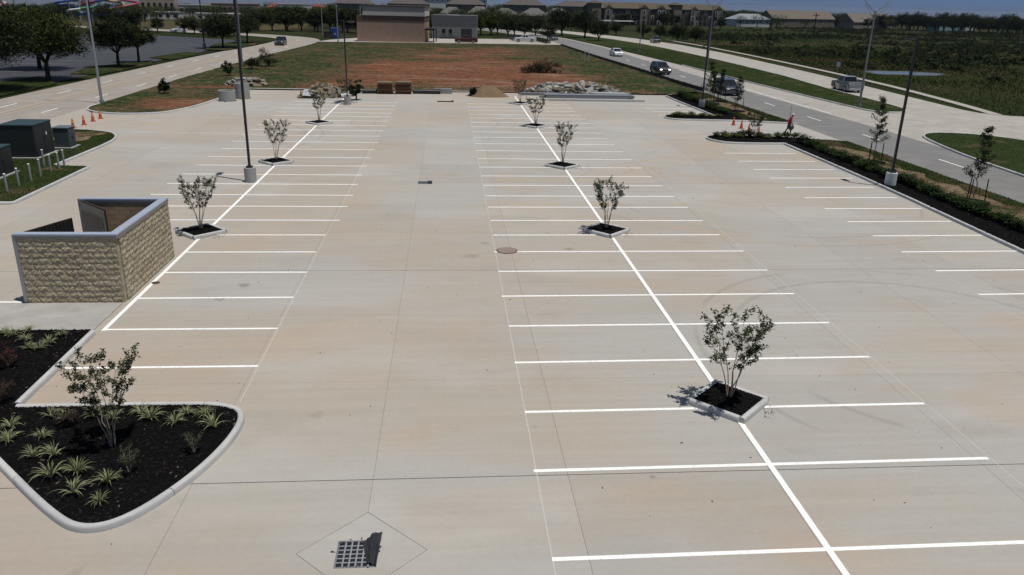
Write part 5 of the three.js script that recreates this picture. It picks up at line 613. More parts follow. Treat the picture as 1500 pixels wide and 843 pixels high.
// ------------------------------------------------------------------ vehicles (front towards +z)
function vehicle(label, type, col, [x, z], turn, { lit = false, group } = {}) {
  const pick = type === 'pickup', sed = type === 'car'; const L = pick ? 5.7 : sed ? 4.6 : 4.85, W = pick ? 1.98 : sed ? 1.82 : 1.94, Ht = pick ? 1.86 : sed ? 1.52 : 1.76, belt = pick ? 1.16 : sed ? 0.95 : 1.08, R0 = pick ? 0.4 : 0.35;
  const o = thing(pick ? 'pickup_truck' : sed ? 'car' : 'suv', label, pick ? 'pickup truck' : sed ? 'car' : 'suv', [x, gh(x, z) + 0.012, z], turn, group);
  const paint = new THREE.MeshPhysicalMaterial({ color: C(...col), roughness: 0.45, metalness: 0.2, clearcoat: 0.8, clearcoatRoughness: 0.08, side: THREE.DoubleSide });
  const fw = L / 2 - 0.95, rw = -L / 2 + (pick ? 1.15 : 0.95), bot = 0.3;
  const s = new THREE.Shape(); const hoodZ = L / 2 - (pick ? 1.55 : 1.35);
  s.moveTo(-L / 2 + 0.04, bot + 0.12); s.lineTo(-L / 2, bot + 0.3); s.lineTo(-L / 2 + 0.02, belt - 0.12); s.lineTo(-L / 2 + 0.1, belt - 0.02); s.lineTo(hoodZ - 0.2, belt); s.lineTo(hoodZ + 0.3, belt - 0.03); s.lineTo(L / 2 - 0.18, belt - 0.13); s.lineTo(L / 2 - 0.03, belt - 0.26); s.lineTo(L / 2, bot + 0.22); s.lineTo(L / 2 - 0.06, bot);
  const arch = (c) => { s.lineTo(c + R0 + 0.07, bot); s.absarc(c, R0, R0 + 0.08, Math.asin((bot - R0) / (R0 + 0.08)), Math.PI - Math.asin((bot - R0) / (R0 + 0.08)), false); s.lineTo(c - R0 - 0.07, bot); }; arch(fw); arch(rw); s.lineTo(-L / 2 + 0.1, bot);
  const body = new THREE.ExtrudeGeometry(s, { depth: W - 0.14, bevelEnabled: true, bevelSize: 0.05, bevelThickness: 0.07, bevelSegments: 3, curveSegments: 10 }); body.translate(0, 0, -(W - 0.14) / 2); body.rotateY(-Math.PI / 2);
  mesh('body', toCreasedNormals(body, 0.6), paint, o);
  const cab = pick ? { z0: -0.75, z1: hoodZ - 0.1, t0: -0.6, t1: hoodZ - 0.85 } : sed ? { z0: -L / 2 + 0.45, z1: hoodZ + 0.1, t0: -L / 2 + 1.1, t1: hoodZ - 0.8 } : { z0: -L / 2 + 0.08, z1: hoodZ + 0.05, t0: -L / 2 + 0.4, t1: hoodZ - 0.8 };
  const b = W / 2 - 0.07, t = W / 2 - 0.24, y0 = belt - 0.03, y1 = Ht - 0.05; const bl = [[-b, y0, cab.z0], [b, y0, cab.z0], [b, y0, cab.z1], [-b, y0, cab.z1]], tp = [[-t, y1, cab.t0], [t, y1, cab.t0], [t, y1, cab.t1], [-t, y1, cab.t1]];
  const names = ['rear_window', 'side_window', 'windshield', 'side_window']; for (let i = 0; i < 4; i++) { const j = (i + 1) % 4; mesh(names[i], gb(g => g.quad(bl[j], bl[i], tp[i], tp[j])), M.glass, o); }
  const lerpP = (p, q2, k) => p.map((v, i) => mix(v, q2[i], k));
  for (let i = 0; i < 4; i++) mesh('pillar', gb(g => { const o1 = bl[i].map((v, k) => k === 0 ? v * 1.008 : v), o2 = tp[i].map((v, k) => k === 0 ? v * 1.01 : v); g.cyl(o1, o2, 0.05, 0.045, 6); }), paint, o);
  for (const sd of [-1, 1]) { const zz = mix(cab.t0, cab.t1, 0.5), zb = mix(cab.z0, cab.z1, 0.46); mesh('pillar', gb(g => g.cyl([sd * b * 1.004, y0, zb], [sd * t * 1.004, y1, zz], 0.045, 0.045, 6)), paint, o); const mr = mesh('mirror', new RoundedBoxGeometry(0.2, 0.16, 0.12, 2, 0.04).translate(sd * (W / 2 + 0.06), belt + 0.08, cab.z1 - 0.42), paint, o); mesh('door_handle', gb(g => g.box(sd * (W / 2 + 0.0), belt - 0.2, zb - 0.35, sd * (W / 2 + 0.02), belt - 0.16, zb - 0.15)), M.chrome, o); mesh('door_seam', gb(g => g.box(sd * (W / 2 - 0.01), bot + 0.2, zb - 0.008, sd * (W / 2 + 0.003), belt - 0.02, zb + 0.008)), M.black, o); }
  mesh('roof', new RoundedBoxGeometry(t * 2 + 0.1, 0.09, cab.t1 - cab.t0 + 0.12, 3, 0.04).translate(0, Ht - 0.045, (cab.t0 + cab.t1) / 2), paint, o);
  if (pick) { mesh('bed_floor', gb(g => g.box(-W / 2 + 0.16, belt - 0.005, -L / 2 + 0.14, W / 2 - 0.16, belt + 0.012, cab.z0 - 0.05)), M.black, o); for (const sd of [-1, 1]) mesh('bed_rail', gb(g => g.box(sd * (W / 2 - 0.15), belt - 0.03, -L / 2 + 0.05, sd * (W / 2 - 0.01), belt + 0.12, cab.z0)), paint, o); mesh('tailgate', new RoundedBoxGeometry(W - 0.32, 0.5, 0.08, 2, 0.03).translate(0, belt - 0.13, -L / 2 + 0.02), paint, o); }
  const hl = lit ? new THREE.MeshStandardMaterial({ color: C(0.8, 0.8, 0.8), emissive: C(1, 1, 1), emissiveIntensity: 4 }) : std(0.7, 0.72, 0.75, 0.1);
  for (const sd of [-1, 1]) { mesh('headlight', new RoundedBoxGeometry(0.36, 0.16, 0.1, 2, 0.03).translate(sd * (W / 2 - 0.3), belt - 0.3, L / 2 - 0.02), hl, o); mesh('taillight', new RoundedBoxGeometry(0.16, 0.34, 0.08, 2, 0.03).translate(sd * (W / 2 - 0.14), belt - 0.25, -L / 2 + 0.01), std(0.3, 0.01, 0.01, 0.25), o); }
  mesh('grille', new RoundedBoxGeometry(W - 1.0, 0.22, 0.06, 2, 0.02).translate(0, belt - 0.33, L / 2 + 0.0), M.black, o); mesh('bumper', new RoundedBoxGeometry(W - 0.1, 0.17, 0.14, 2, 0.05).translate(0, bot + 0.12, L / 2 + 0.01), pick ? M.chrome : paint, o); mesh('bumper', new RoundedBoxGeometry(W - 0.1, 0.18, 0.14, 2, 0.05).translate(0, bot + 0.14, -L / 2 - 0.02), pick ? M.chrome : paint, o); mesh('license_plate', gb(g => g.box(-0.18, bot + 0.3, -L / 2 - 0.03, 0.18, bot + 0.42, -L / 2 - 0.015)), M.white, o);
  for (const sd of [-1, 1]) for (const zz of [fw, rw]) { const w = mesh('wheel', new THREE.CylinderGeometry(R0, R0, 0.24, 24).rotateZ(Math.PI / 2).translate(sd * (W / 2 - 0.13), R0, zz), M.tyre, o); mesh('rim', new THREE.CylinderGeometry(R0 * 0.6, R0 * 0.62, 0.02, 16).rotateZ(Math.PI / 2).translate(sd * (W / 2 - 0.002), R0, zz), M.rim, w); }
  mesh('underbody', gb(g => g.box(-W / 2 + 0.2, 0.22, -L / 2 + 0.3, W / 2 - 0.2, 0.42, L / 2 - 0.3)), M.black, o);
  return o;
}
vehicle('dark navy SUV driving past the far hedge', 'suv', [0.018, 0.024, 0.04], [33.9, -96.5], 0.02); vehicle('black SUV with shining headlights driving past the field', 'suv', [0.014, 0.015, 0.02], [32.9, -124.5], 0.06, { lit: true }); vehicle('white sedan driving along the road past the field', 'car', [0.62, 0.64, 0.67], [34.4, -166], 0.05); vehicle('silver pickup truck on the far carriageway', 'pickup', [0.22, 0.235, 0.255], [52.4, -103.0], Math.PI - 0.06); vehicle('black SUV on the far carriageway beyond the median', 'suv', [0.015, 0.015, 0.017], [59.6, -234], Math.PI); vehicle('dark car where the road bends behind the median trees', 'car', [0.03, 0.032, 0.035], [30.6, -238], 0.1); vehicle('dark SUV driving down the tan street', 'suv', [0.016, 0.018, 0.022], [-36.4, -184], 0.03); vehicle('maroon pickup truck parked on the shop drive', 'pickup', [0.075, 0.008, 0.012], [4.7, -209.5], -Math.PI / 2); vehicle('white pickup truck parked at the shop car park hedge', 'pickup', [0.6, 0.62, 0.64], [20.8, -221], -Math.PI / 2); vehicle('dark car parked behind the white pickup', 'car', [0.04, 0.045, 0.05], [19.4, -228], -Math.PI / 2); vehicle('white car on the road beyond the asphalt lot', 'car', [0.62, 0.64, 0.66], [-81, -258], -0.9); vehicle('dark SUV on the road beyond the asphalt lot', 'suv', [0.03, 0.03, 0.035], [-70, -250], -0.9);

// ------------------------------------------------------------------ person picking litter
{
  const o = thing('person', 'person in a red shirt and dark trousers carrying a black bag', 'person', [28.7, 0, -65.3], 1.35);
  const J = [ // [ax,ay,az, bx,by,bz, ra, rb, colour]   facing +z
    [0, 0.95, 0, 0.0, 1.22, 0.06, 0.135, 0.15, 'red'], [0, 1.22, 0.06, 0.0, 1.4, 0.13, 0.15, 0.1, 'red'], [-0.15, 1.4, 0.12, 0.15, 1.4, 0.12, 0.075, 0.075, 'red'], [0, 1.42, 0.14, 0, 1.52, 0.18, 0.055, 0.052, 'skin'], [0, 1.6, 0.22, 0, 1.65, 0.22, 0.088, 0.09, 'skin'],
    [-0.19, 1.38, 0.12, -0.25, 1.13, 0.1, 0.058, 0.05, 'red'], [-0.25, 1.13, 0.1, -0.24, 0.92, 0.24, 0.042, 0.034, 'skin'], [0.19, 1.38, 0.12, 0.27, 1.12, 0.12, 0.058, 0.05, 'red'], [0.27, 1.12, 0.12, 0.3, 0.9, 0.22, 0.042, 0.034, 'skin'],
    [-0.09, 0.92, 0, -0.1, 0.5, 0.2, 0.095, 0.068, 'dark'], [-0.1, 0.5, 0.2, -0.1, 0.1, 0.16, 0.062, 0.045, 'dark'], [-0.1, 0.05, 0.13, -0.1, 0.04, 0.32, 0.045, 0.035, 'shoe'], [0.09, 0.92, 0, 0.1, 0.5, -0.06, 0.095, 0.068, 'dark'], [0.1, 0.5, -0.06, 0.1, 0.12, -0.28, 0.062, 0.045, 'dark'], [0.1, 0.06, -0.31, 0.1, 0.04, -0.13, 0.045, 0.035, 'shoe']];
  for (const sx of [-1, 1]) { const hx = sx < 0 ? -0.24 : 0.3, hy = sx < 0 ? 0.92 : 0.9, hz = sx < 0 ? 0.24 : 0.22; J.push([hx, hy, hz, hx, hy - 0.08, hz + 0.03, 0.034, 0.036, 'skin']); for (let f = 0; f < 4; f++) J.push([hx + (f - 1.5) * 0.018, hy - 0.08, hz + 0.03, hx + (f - 1.5) * 0.02, hy - 0.15 + Math.abs(f - 1.4) * 0.012, hz + 0.06, 0.011, 0.009, 'skin']); J.push([hx - sx * 0.03, hy - 0.04, hz + 0.02, hx - sx * 0.055, hy - 0.09, hz + 0.06, 0.012, 0.01, 'skin']); }
  const colr = { red: [0.33, 0.018, 0.03], skin: [0.28, 0.15, 0.09], dark: [0.035, 0.035, 0.04], shoe: [0.015, 0.015, 0.016] };
  const dist = (px, py, pz, j) => { const bx = j[3] - j[0], by = j[4] - j[1], bz = j[5] - j[2]; const l2 = bx * bx + by * by + bz * bz; const t = clamp(((px - j[0]) * bx + (py - j[1]) * by + (pz - j[2]) * bz) / l2); const dx = px - j[0] - bx * t, dy = py - j[1] - by * t, dz = pz - j[2] - bz * t; return Math.sqrt(dx * dx + dy * dy + dz * dz) - mix(j[6], j[7], t); };
  const res = 110, mc = new MarchingCubes(res, new THREE.MeshBasicMaterial(), false, false, 120000), S = 0.92, cy = 0.87, half = res / 2; mc.isolation = 0;
  for (let k = 0; k < res; k++) for (let j = 0; j < res; j++) for (let i = 0; i < res; i++) { const x = (i - half) / half * S, y = (j - half) / half * S + cy, z = (k - half) / half * S + 0.05; let d = 9; if (Math.abs(x) < 0.5 && Math.abs(z) < 0.6) for (const b of J) { const e = dist(x, y, z, b); const kk = b[6] < 0.02 ? 0.006 : 0.03; const h2 = clamp(0.5 + 0.5 * (d - e) / kk); d = mix(d, e, h2) - kk * h2 * (1 - h2); } mc.field[i + j * res + k * res * res] = -d; }
  mc.update(); const n = mc.count, pos = new Float32Array(n * 3), nor = new Float32Array(n * 3), cl = new Float32Array(n * 3);
  for (let v = 0; v < n; v++) { const x = mc.positionArray[v * 3] * S, y = mc.positionArray[v * 3 + 1] * S + cy, z = mc.positionArray[v * 3 + 2] * S + 0.05; pos.set([x, y, z], v * 3); let best = 9, bc = 'red'; for (const b of J) { const e = dist(x, y, z, b); if (e < best) { best = e; bc = b[8]; } } cl.set(colr[bc], v * 3); const q = [mc.normalArray[v * 3], mc.normalArray[v * 3 + 1], mc.normalArray[v * 3 + 2]]; const l = Math.hypot(...q) || 1; nor.set([q[0] / l, q[1] / l, q[2] / l], v * 3); }
  const g = new THREE.BufferGeometry(); g.setAttribute('position', new THREE.BufferAttribute(pos, 3)); g.setAttribute('color', new THREE.BufferAttribute(cl, 3)); g.computeVertexNormals(); mesh('body', g, vc(0.8), o);
  mesh('cap', gb(b => { const m = 12; for (let i = 0; i < m; i++) for (let j = 0; j < 4; j++) { const v = (a, t) => [Math.cos(a / m * 6.283) * 0.105 * Math.cos(t / 4 * 1.5), 1.66 + 0.1 * Math.sin(t / 4 * 1.5), 0.215 + Math.sin(a / m * 6.283) * 0.115 * Math.cos(t / 4 * 1.5)]; b.quad(v(i, j), v(i + 1, j), v(i + 1, j + 1), v(i, j + 1)); } b.box(-0.075, 1.655, 0.3, 0.075, 1.672, 0.4); }), std(0.6, 0.6, 0.6, 0.8), o);
  mesh('nose', gb(b => b.tri([0, 1.64, 0.305], [-0.016, 1.6, 0.305], [0.0, 1.605, 0.335]).tri([0, 1.64, 0.305], [0.016, 1.6, 0.305], [0.0, 1.605, 0.335])), std(...colr.skin, 0.8), o);
  const bag = tag(mesh('litter_bag', toCreasedNormals(gb(b => { const n2 = 12, m = 8; const v = (i, j) => { const a = i / n2 * 6.283, t = j / m; const rr = 0.22 * Math.sin(Math.pow(t, 0.8) * 3.05 + 0.08) * (0.85 + 0.3 * vn(i % n2 * 1.4, j * 1.1)) + 0.02; return [Math.cos(a) * rr, -0.6 * t, Math.sin(a) * rr]; }; for (let i = 0; i < n2; i++) for (let j = 0; j < m; j++) b.quad(v(i, j), v(i + 1, j), v(i + 1, j + 1), v(i, j + 1)); }), 0.8), std(0.012, 0.012, 0.014, 0.4)), 'full black litter bag held by the person in red', 'bag'); const c = Math.cos(1.35), s2 = Math.sin(1.35); bag.position.set(28.7 + 0.3 * c + 0.25 * s2, 0.84, -65.3 - 0.3 * s2 + 0.25 * c);
  // flag stake on the verge corner
  const fs = thing('marker_stake', 'thin green marker stake at the verge corner by the road', 'stake', [31.6, 0.1, -71.9]); mesh('rod', gb(q => q.cyl([0, -0.05, 0], [0, 1.5, 0], 0.02, 0.015, 6)), std(0.05, 0.12, 0.08, 0.6), fs); mesh('tip', gb(q => q.box(-0.02, 1.5, -0.01, 0.02, 1.58, 0.01)), std(0.05, 0.12, 0.08, 0.6), fs);
}
// ------------------------------------------------------------------ buildings
const brickTex = tex(512, 256, (u, v) => { const row = Math.floor(v * 32), col = Math.floor(u * 24 + (row % 2) * 0.5); const k = 0.8 + 0.4 * LAT[(row * 37 + col * 11) & 65535], fu = (u * 24 + (row % 2) * 0.5) % 1, fv = (v * 32) % 1; const mort = fu < 0.07 || fv < 0.16; return mort ? [0.26, 0.22, 0.19] : [0.27 * k, 0.185 * k, 0.145 * k]; }, { repeat: true });
{
  const o = thing('shop_building', 'tan brick shop building with tall pale stucco parapet seen from behind', 'building', [-13.6, gh(-13.6, -212) - 0.1, -212], -0.075);
  const br = std(1.25, 1.2, 1.15, 0.95, { map: rep(brickTex, 0.25) });
  mesh('wall', gb(g => g.box(-8.5, 0, -8, 8.2, 5.4, 4.2)), br, o); mesh('brick_band', gb(g => g.box(-8.53, 4.98, -8.03, 8.23, 6.35, 4.24)), std(0.5, 0.47, 0.45, 0.95, { map: rep(brickTex, 0.25) }), o);
  mesh('parapet', gb(g => { g.box(-6.9, 6.4, -7.5, 8.3, 8.5, 4.32); }), std(0.36, 0.33, 0.29, 0.9), o); mesh('parapet_band', gb(g => g.box(-6.95, 6.352, -7.55, 8.35, 7.25, 4.38)), std(0.45, 0.42, 0.375, 0.9), o); mesh('cornice', gb(g => g.box(-7.1, 8.5, -7.7, 8.5, 8.75, 4.5)), std(0.07, 0.05, 0.04, 0.8), o); mesh('canopy', gb(g => { g.box(8.25, 3.1, -4, 10.6, 3.5, 3.6); g.box(10.3, 0, 3.2, 10.55, 3.1, 3.45); g.box(10.3, 0, -3.8, 10.55, 3.1, -3.55); }), M.darkMetal, o); mesh('downspout', gb(g => g.box(-8.6, 0, 3.6, -8.54, 6.3, 3.8)), std(0.4, 0.38, 0.36, 0.7), o);
  const a = thing('shop_annex', 'low grey building with dark roof panels beside the brick shop', 'building', [2.0, gh(2, -240) - 0.1, -240], -0.06);
  mesh('wall', gb(g => g.box(-6, 0, -6, 6.5, 4.0, 6)), std(0.15, 0.15, 0.15, 0.9), a); mesh('roof_screen', gb(g => g.box(-6.1, 4.0, -6.1, 6.6, 6.4, 6.1)), std(0.075, 0.08, 0.088, 0.8), a); mesh('coping', gb(g => g.box(-1.6, 6.4, 5.7, 1.8, 6.55, 6.0)), M.white, a); for (const x of [-3.3, -1.4]) { const w = mesh('window', gb(g => g.box(x, 1.4, 6.0, x + 1.2, 2.9, 6.06)), std(0.25, 0.26, 0.26, 0.5), a); mesh('pane', gb(g => g.box(x + 0.1, 1.5, 6.06, x + 1.1, 2.8, 6.08)), M.glass, w); } mesh('door', gb(g => g.box(2.2, 0, 6.0, 5.2, 2.9, 6.07)), M.black, a); mesh('step', gb(g => g.box(-4, 0, 6.0, 1.5, 0.5, 6.6)), M.black, a);
  const pt = thing('portable_cabin', 'bright blue portable toilet cabin beside the street bend', 'cabin', [-30.4, gh(-30.4, -228) + 0.0, -228]); mesh('shell', new RoundedBoxGeometry(2.3, 2.4, 1.4, 2, 0.06).translate(0, 1.25, 0), std(0.02, 0.05, 0.22, 0.5), pt); mesh('roof', new RoundedBoxGeometry(2.4, 0.2, 1.5, 2, 0.08).translate(0, 2.5, 0), std(0.03, 0.07, 0.28, 0.5), pt); mesh('door', gb(g => g.box(-0.45, 0.15, 0.701, 0.45, 2.1, 0.73)), std(0.025, 0.06, 0.26, 0.5), pt); mesh('vent', gb(g => g.box(-0.2, 0.9, 0.731, 0.25, 1.2, 0.74)), std(0.5, 0.55, 0.6, 0.5), pt);
  const db = thing('dumpster', 'dark dumpster beside the blue portable cabin', 'dumpster', [-32.2, gh(-32, -227), -227]); mesh('bin', gb(g => { g.box(-1.1, 0.15, -0.7, 1.1, 1.5, 0.7); }), std(0.04, 0.03, 0.025, 0.7), db); mesh('lid', gb(g => g.box(-1.15, 1.5, -0.75, 1.15, 1.58, 0.75)), M.black, db); mesh('skid', gb(g => { g.box(-0.9, 0, -0.6, -0.7, 0.15, 0.6); g.box(0.7, 0, -0.6, 0.9, 0.15, 0.6); }), M.black, db);
  const hd = thing('clipped_hedge', 'low clipped hedge between the shop car park and the road', 'hedge', [25.4, gh(25, -222), -222], 0.1); const q = rng(6), l = new GB(); for (let i = 0; i < 2600; i++) leafAt(l, q, (q() - 0.5) * 1.6, 0.1 + q() * 0.9, (q() - 0.5) * 17, 0.22, oakC); mesh('foliage', l.geo(), leafFar, hd); mesh('stems', gb(g => { for (let i = 0; i < 20; i++) g.cyl([0, -0.1, -8 + i * 0.85], [0.1, 0.6, -8 + i * 0.85], 0.03, 0.02, 5); }), M.bark, hd);
  const bk = thing('bike_racks', 'row of small black bike racks behind the dark parked car', 'rack', [15.5, gh(15, -236), -236]); for (let i = 0; i < 7; i++) mesh('hoop', gb(g => { g.cyl([i * 0.75 - 2.6, 0, 0], [i * 0.75 - 2.6, 1.0, 0], 0.06, 0.06, 6); g.cyl([i * 0.75 - 2.6, 1.0, 0], [i * 0.75 - 2.2, 1.0, 0], 0.06, 0.06, 6); g.cyl([i * 0.75 - 2.2, 0, 0], [i * 0.75 - 2.2, 1.0, 0], 0.06, 0.06, 6); }), M.black, bk);
}
const gable = (g, x0, z0, x1, z1, y, h, ov = 0.5) => { const zm = (z0 + z1) / 2; const a = [x0 - ov, y, z0 - ov], b = [x1 + ov, y, z0 - ov], c = [x1 + ov, y, z1 + ov], d = [x0 - ov, y, z1 + ov], e = [x0 - ov, y + h, zm], f = [x1 + ov, y + h, zm]; g.quad(d, c, f, e); g.quad(b, a, e, f); g.tri(a, d, e); g.tri(c, b, f); g.quad(a, b, c, d); };
const hip = (g, x0, z0, x1, z1, y, h, ov = 0.6) => { const zm = (z0 + z1) / 2, k = (z1 - z0) / 2; const a = [x0 - ov, y, z0 - ov], b = [x1 + ov, y, z0 - ov], c = [x1 + ov, y, z1 + ov], d = [x0 - ov, y, z1 + ov], e = [x0 + k, y + h, zm], f = [x1 - k, y + h, zm]; g.quad(d, c, f, e); g.quad(b, a, e, f); g.tri(a, d, e); g.tri(c, b, f); g.quad(a, b, c, d); };
{
  const o = thing('apartment_building', 'long three storey brown apartment building with white framed windows', 'building', [125, gh(125, -487) - 0.3, -490], 0.36);
  const brown = std(0.075, 0.062, 0.05, 0.95), stone = std(0.16, 0.14, 0.115, 0.95), roofM = std(0.095, 0.08, 0.06, 0.95), dk = std(0.02, 0.02, 0.022, 0.8), trim = std(0.5, 0.48, 0.44, 0.8);
  mesh('wall', gb(g => g.box(-46, 0, -9, 46, 9.6, 5)), brown, o); mesh('roof', gb(g => gable(g, -46, -9, 46, 5, 9.6, 3.2)), roofM, o);
  for (const [x, w, top] of [[-38, 5, 10.6], [-14, 5, 11], [-2, 5, 11], [22, 5, 10.6], [40, 5, 11]]) { mesh('bay', gb(g => { g.box(x - w / 2, 0, 5, x + w / 2, top - 1, 6.4); }), stone, o); mesh('bay_roof', gb(g => { g.tri([x - w / 2 - 0.3, top - 1, 6.6], [x + w / 2 + 0.3, top - 1, 6.6], [x, top + 0.9, 6.6]); g.quad([x - w / 2 - 0.3, top - 1, 6.6], [x, top + 0.9, 6.6], [x, top + 0.9, 0], [x - w / 2 - 0.3, top - 1, 0]); g.quad([x + w / 2 + 0.3, top - 1, 6.6], [x + w / 2 + 0.3, top - 1, 0], [x, top + 0.9, 0], [x, top + 0.9, 6.6]); }), roofM, o); }
  for (const x of [-46, 10]) { mesh('tower', gb(g => g.box(x - 3, 0, 1, x + 3, 12.2, 6.2)), stone, o); mesh('tower_roof', gb(g => hip(g, x - 3, 1, x + 3.01, 6.2, 12.2, 1.4)), roofM, o); }
  let k = 0; for (let x = -42; x <= 45; x += 3.5) { k++; if (Math.abs(x - 10) < 3.5) continue; const onBay = [-38, -14, -2, 22, 40].some(b => Math.abs(x - b) < 2.6); const z = onBay ? 6.4 : 5; for (let f = 0; f < 3; f++) { const y = 1.2 + f * 3.0, wh = (k + f) % 4 === 0 || onBay && f === 2; const w = mesh('window', gb(g => g.box(x - 0.95, y - 0.15, z, x + 0.95, y + 1.75, z + 0.12)), wh ? trim : dk, o); mesh('pane', gb(g => g.box(x - 0.7, y, z + 0.12, x + 0.7, y + 1.55, z + 0.16)), M.glass, w); } }
  mesh('balcony', gb(g => { for (let x = -28; x <= -20; x += 4) for (let f = 1; f < 3; f++) { g.box(x - 1.6, f * 3.0 + 0.2, 5, x + 1.6, f * 3.0 + 0.4, 6.6); for (let i = 0; i <= 8; i++) g.box(x - 1.6 + i * 0.39, f * 3 + 0.4, 6.5, x - 1.5 + i * 0.39, f * 3 + 1.4, 6.58); } }), dk, o);
  for (const [x, z, w, lab] of [[84.5, -440, 5, 'short white carport roof before the apartment building'], [94, -441, 10.5, 'long white carport roof before the apartment building']]) { const c = thing('carport', lab, 'carport', [x, gh(x, z), z], 0.1); mesh('roof', gb(g => g.box(-w / 2, 2.5, -2.5, w / 2, 2.9, 2.5)), std(0.7, 0.7, 0.68, 0.6), c); for (const s of [-1, 1]) mesh('post', gb(g => g.cyl([s * (w / 2 - 1), -0.3, 0], [s * (w / 2 - 1), 2.5, 0], 0.12, 0.12, 6)), M.galvDark, c); }
}
{
  const house = (name, label, x, z, w, d, h, rh, wallC, roofC, turn = 0, win = 0, hipped = true, group) => { const o = thing(name, label, 'building', [x, gh(x, z) - 0.4, z], turn, group); mesh('wall', gb(g => g.box(-w / 2, 0, -d / 2, w / 2, h, d / 2)), std(...wallC, 0.9), o); mesh('roof', gb(g => (hipped ? hip : gable)(g, -w / 2, -d / 2, w / 2, d / 2, h, rh)), std(...roofC, 0.9), o); for (let i = 0; i < win; i++) { const xx = -w / 2 + (i + 0.5) * w / win; const wn = mesh('window', gb(g => g.box(xx - 0.7, h - 2.2, d / 2, xx + 0.7, h - 0.7, d / 2 + 0.1)), std(0.4, 0.38, 0.36, 0.8), o); mesh('pane', gb(g => g.box(xx - 0.5, h - 2.05, d / 2 + 0.1, xx + 0.5, h - 0.85, d / 2 + 0.14)), M.glass, wn); } return o; };
  const W = std; const gR = [0.10, 0.095, 0.09], br = [0.12, 0.10, 0.08];
  // townhouses and others on the right
  house('townhouse_row', 'long brown roofed townhouse row behind the field', 252, -585, 62, 14, 6, 5.5, br, [0.12, 0.10, 0.08], 0.42, 14, false); house('townhouse_row', 'second brown roofed townhouse row with pale gable end', 312, -600, 50, 14, 5, 6, [0.2, 0.18, 0.16], [0.13, 0.11, 0.09], 0.5, 10, false); house('hall', 'white walled hall with grey roof beside the townhouses', 199, -540, 28, 12, 5, 3.5, [0.42, 0.44, 0.46], [0.2, 0.22, 0.24], 0.35, 5); house('storage_shed', 'teal roofed shed in front of the skyline trees', 372, -600, 26, 10, 6, 2.5, [0.14, 0.26, 0.28], [0.08, 0.20, 0.23], 0.5, 4, false); house('storage_shed', 'pale shed beside the teal roofed shed', 396, -610, 12, 9, 5.5, 2.0, [0.4, 0.4, 0.38], [0.35, 0.36, 0.36], 0.5, 2, false);
  // houses behind the shop
  for (let i = 0; i < 7; i++) house('house', 'grey roofed house in the row behind the shop car park trees', -14 + i * 17, -520 - (i % 2) * 16, 17, 12, 3.8, 4.0 + (i % 3) * 0.5, br, [0.105, 0.10, 0.09], 0.05, 3, true, 'houses behind the shop car park');
  for (let i = 0; i < 7; i++) house('house', 'tall brown apartment house on the skyline behind the grey roofs', -70 + i * 42, -640 + (i % 2) * 30, 30, 14, 10, 4, [0.11, 0.095, 0.08], [0.075, 0.065, 0.06], 0.03, 6, true, 'skyline houses behind the shop');
  house('office_block', 'white office block with dark blue upper storeys on the skyline', 8, -820, 60, 20, 15, 0.6, [0.55, 0.55, 0.52], [0.25, 0.25, 0.25], 0, 12); { const o = thing('office_block', 'dark blue glass office block on the skyline', 'building', [-26, gh(-26, -830), -830]); mesh('tower', gb(g => g.box(-14, 0, -8, 14, 17, 8)), std(0.03, 0.05, 0.11, 0.3), o); mesh('band', gb(g => g.box(-14.1, 11, -8.1, 14.1, 11.8, 8.1)), std(0.3, 0.32, 0.35, 0.5), o); }
  for (let i = 0; i < 3; i++) house('red_roof_house', 'red tiled roof rising behind the far trees', -167 + i * 21, -830, 16, 10, 6.4, 3.8, [0.25, 0.18, 0.14], [0.15, 0.04, 0.028], 0.1, 5, true, 'red roofed houses behind the street bend');
  // pale commercial blocks, left
  for (const [x, z, w, h, c, lab] of [[-213, -640, 24, 13, [0.34, 0.28, 0.21], 'tan block with white tower on the skyline'], [-187, -640, 22, 8, [0.45, 0.41, 0.34], 'low cream block on the skyline beside the tan block'], [-160, -650, 34, 9, [0.24, 0.17, 0.13], 'long brown block on the skyline'], [-125, -700, 26, 9, [0.5, 0.5, 0.5], 'white flat building on the skyline'], [-165, -500, 20, 4, [0.55, 0.53, 0.5], 'low white shed at the edge of the dry field'], [-128, -480, 22, 3.5, [0.55, 0.5, 0.42], 'long low cream shed beyond the dry field']]) { const o = thing('warehouse', lab, 'building', [x, gh(x, z) - 0.3, z], 0.1); mesh('wall', gb(g => g.box(-w / 2, 0, -6, w / 2, h, 6)), std(...c, 0.9), o); mesh('parapet', gb(g => g.box(-w / 2 - 0.2, h, -6.2, w / 2 + 0.2, h + 0.5, 6.2)), std(c[0] * 0.8, c[1] * 0.8, c[2] * 0.8, 0.9), o); for (let i = 0; i < Math.floor(w / 4); i++) mesh('window', gb(g => g.box(-w / 2 + 1 + i * 4, h * 0.45, 6.0, -w / 2 + 3 + i * 4, h * 0.75, 6.1)), M.glass, o); }
  house('pavilion', 'wide pale blue roofed pavilion before the far trees', -196, -520, 19, 12, 3.9, 2.9, [0.10, 0.08, 0.07], [0.30, 0.36, 0.42], 0.3, 3);
  house('pavilion', 'turquoise canopy roof at the water park', -159, -330, 10, 8, 3.9, 1.2, [0.06, 0.06, 0.06], [0.10, 0.32, 0.36], 0.3, 2);
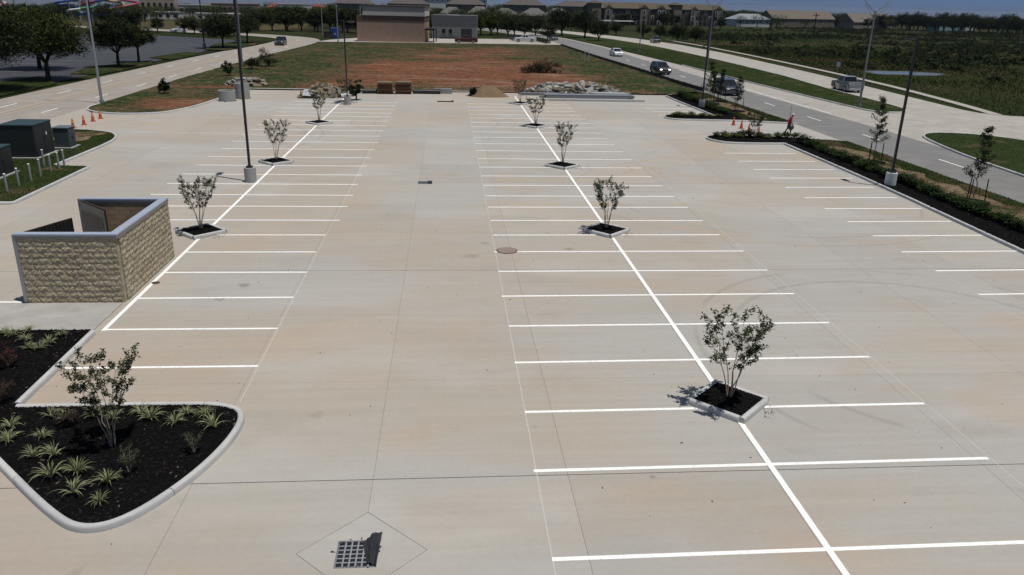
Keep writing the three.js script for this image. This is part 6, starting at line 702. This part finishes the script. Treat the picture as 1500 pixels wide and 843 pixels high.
  // water slides
  const slide = (label, x, z, cs, s, seed) => { const o = thing('water_slide', label, 'water slide', [x, gh(x, z), z]); const q = rng(seed); cs.forEach((c, i) => { const pts = []; for (let k = 0; k < 9; k++) { const a = k * 0.95 + i * 1.7; pts.push(new THREE.Vector3(Math.cos(a) * (5 + q() * 5) * s + i * 4 * s - 8 * s, (11.5 - k * 1.05 + i % 2) * s, Math.sin(a) * 5 * s)); } mesh('chute', new THREE.TubeGeometry(new THREE.CatmullRomCurve3(pts), 60, 0.62 * s, 7), std(...c, 0.5), o); }); for (let k = 0; k < 7; k++) mesh('support', gb(g => g.cyl([-14 * s + k * 4.5 * s, -1, (q() - 0.5) * 6 * s], [-14 * s + k * 4.5 * s, 10 * s, (q() - 0.5) * 6 * s], 0.25, 0.25, 6)), M.galv, o); mesh('stair_tower', gb(g => { g.box(-2 * s, -1, -2 * s, 2 * s, 9.5 * s, 2 * s); g.box(-2.6 * s, 9.5 * s, -2.6 * s, 2.6 * s, 10 * s, 2.6 * s); }), std(0.3, 0.3, 0.3, 0.8), o); };
  slide('tangled blue, white, green and red water slides above the far trees', -173, -420, [[0.03, 0.08, 0.24], [0.5, 0.52, 0.52], [0.09, 0.25, 0.10], [0.28, 0.03, 0.05], [0.03, 0.10, 0.26], [0.30, 0.22, 0.08], [0.25, 0.04, 0.06]], 0.95, 5); slide('pink and red water slide at the edge of the water park', -211, -410, [[0.5, 0.12, 0.16], [0.45, 0.3, 0.3]], 1.0, 9);
}
{ const r = rng(321), list = []; for (let i = 0; i < 420; i++) { const z = -12 - r() * 70, x = mix(-20, 25, r()); const k = r(); list.push([x, 0.008, z, 0.02 + 0.06 * r() * r(), 0.03, r() * 6.28, k < 0.6 ? [0.05, 0.04, 0.03] : [0.14, 0.10, 0.06]]); }
  for (const [px, pz] of [[7.53, -18.5], [7.4, -35.35], [7.45, -50.8], [-11, -35.1], [-11, -51.4], [-11.0, -21]]) for (let i = 0; i < 110; i++) { const a = -0.7 + r() * 1.4, d = 0.85 + 0.5 * r() * r(); const x = px + Math.cos(a) * d, z = pz + 0.25 + Math.sin(a) * d; if (Math.abs(x - px) + Math.abs(z - pz) < 1.2) continue; list.push([x, 0.008, z, 0.012 + 0.035 * r() * r(), 0.03, r() * 6.28, r() < 0.5 ? [0.03, 0.025, 0.02] : [0.17, 0.12, 0.07]]); }
  tag(inst('ground_litter', 'tiny leaf bits and soil crumbs on the concrete', chipGeo, chipMat, list), 'tiny leaf bits and soil crumbs on the concrete', 'litter', null, 'stuff'); }
console.log('done');
renderer.render(scene, camera);
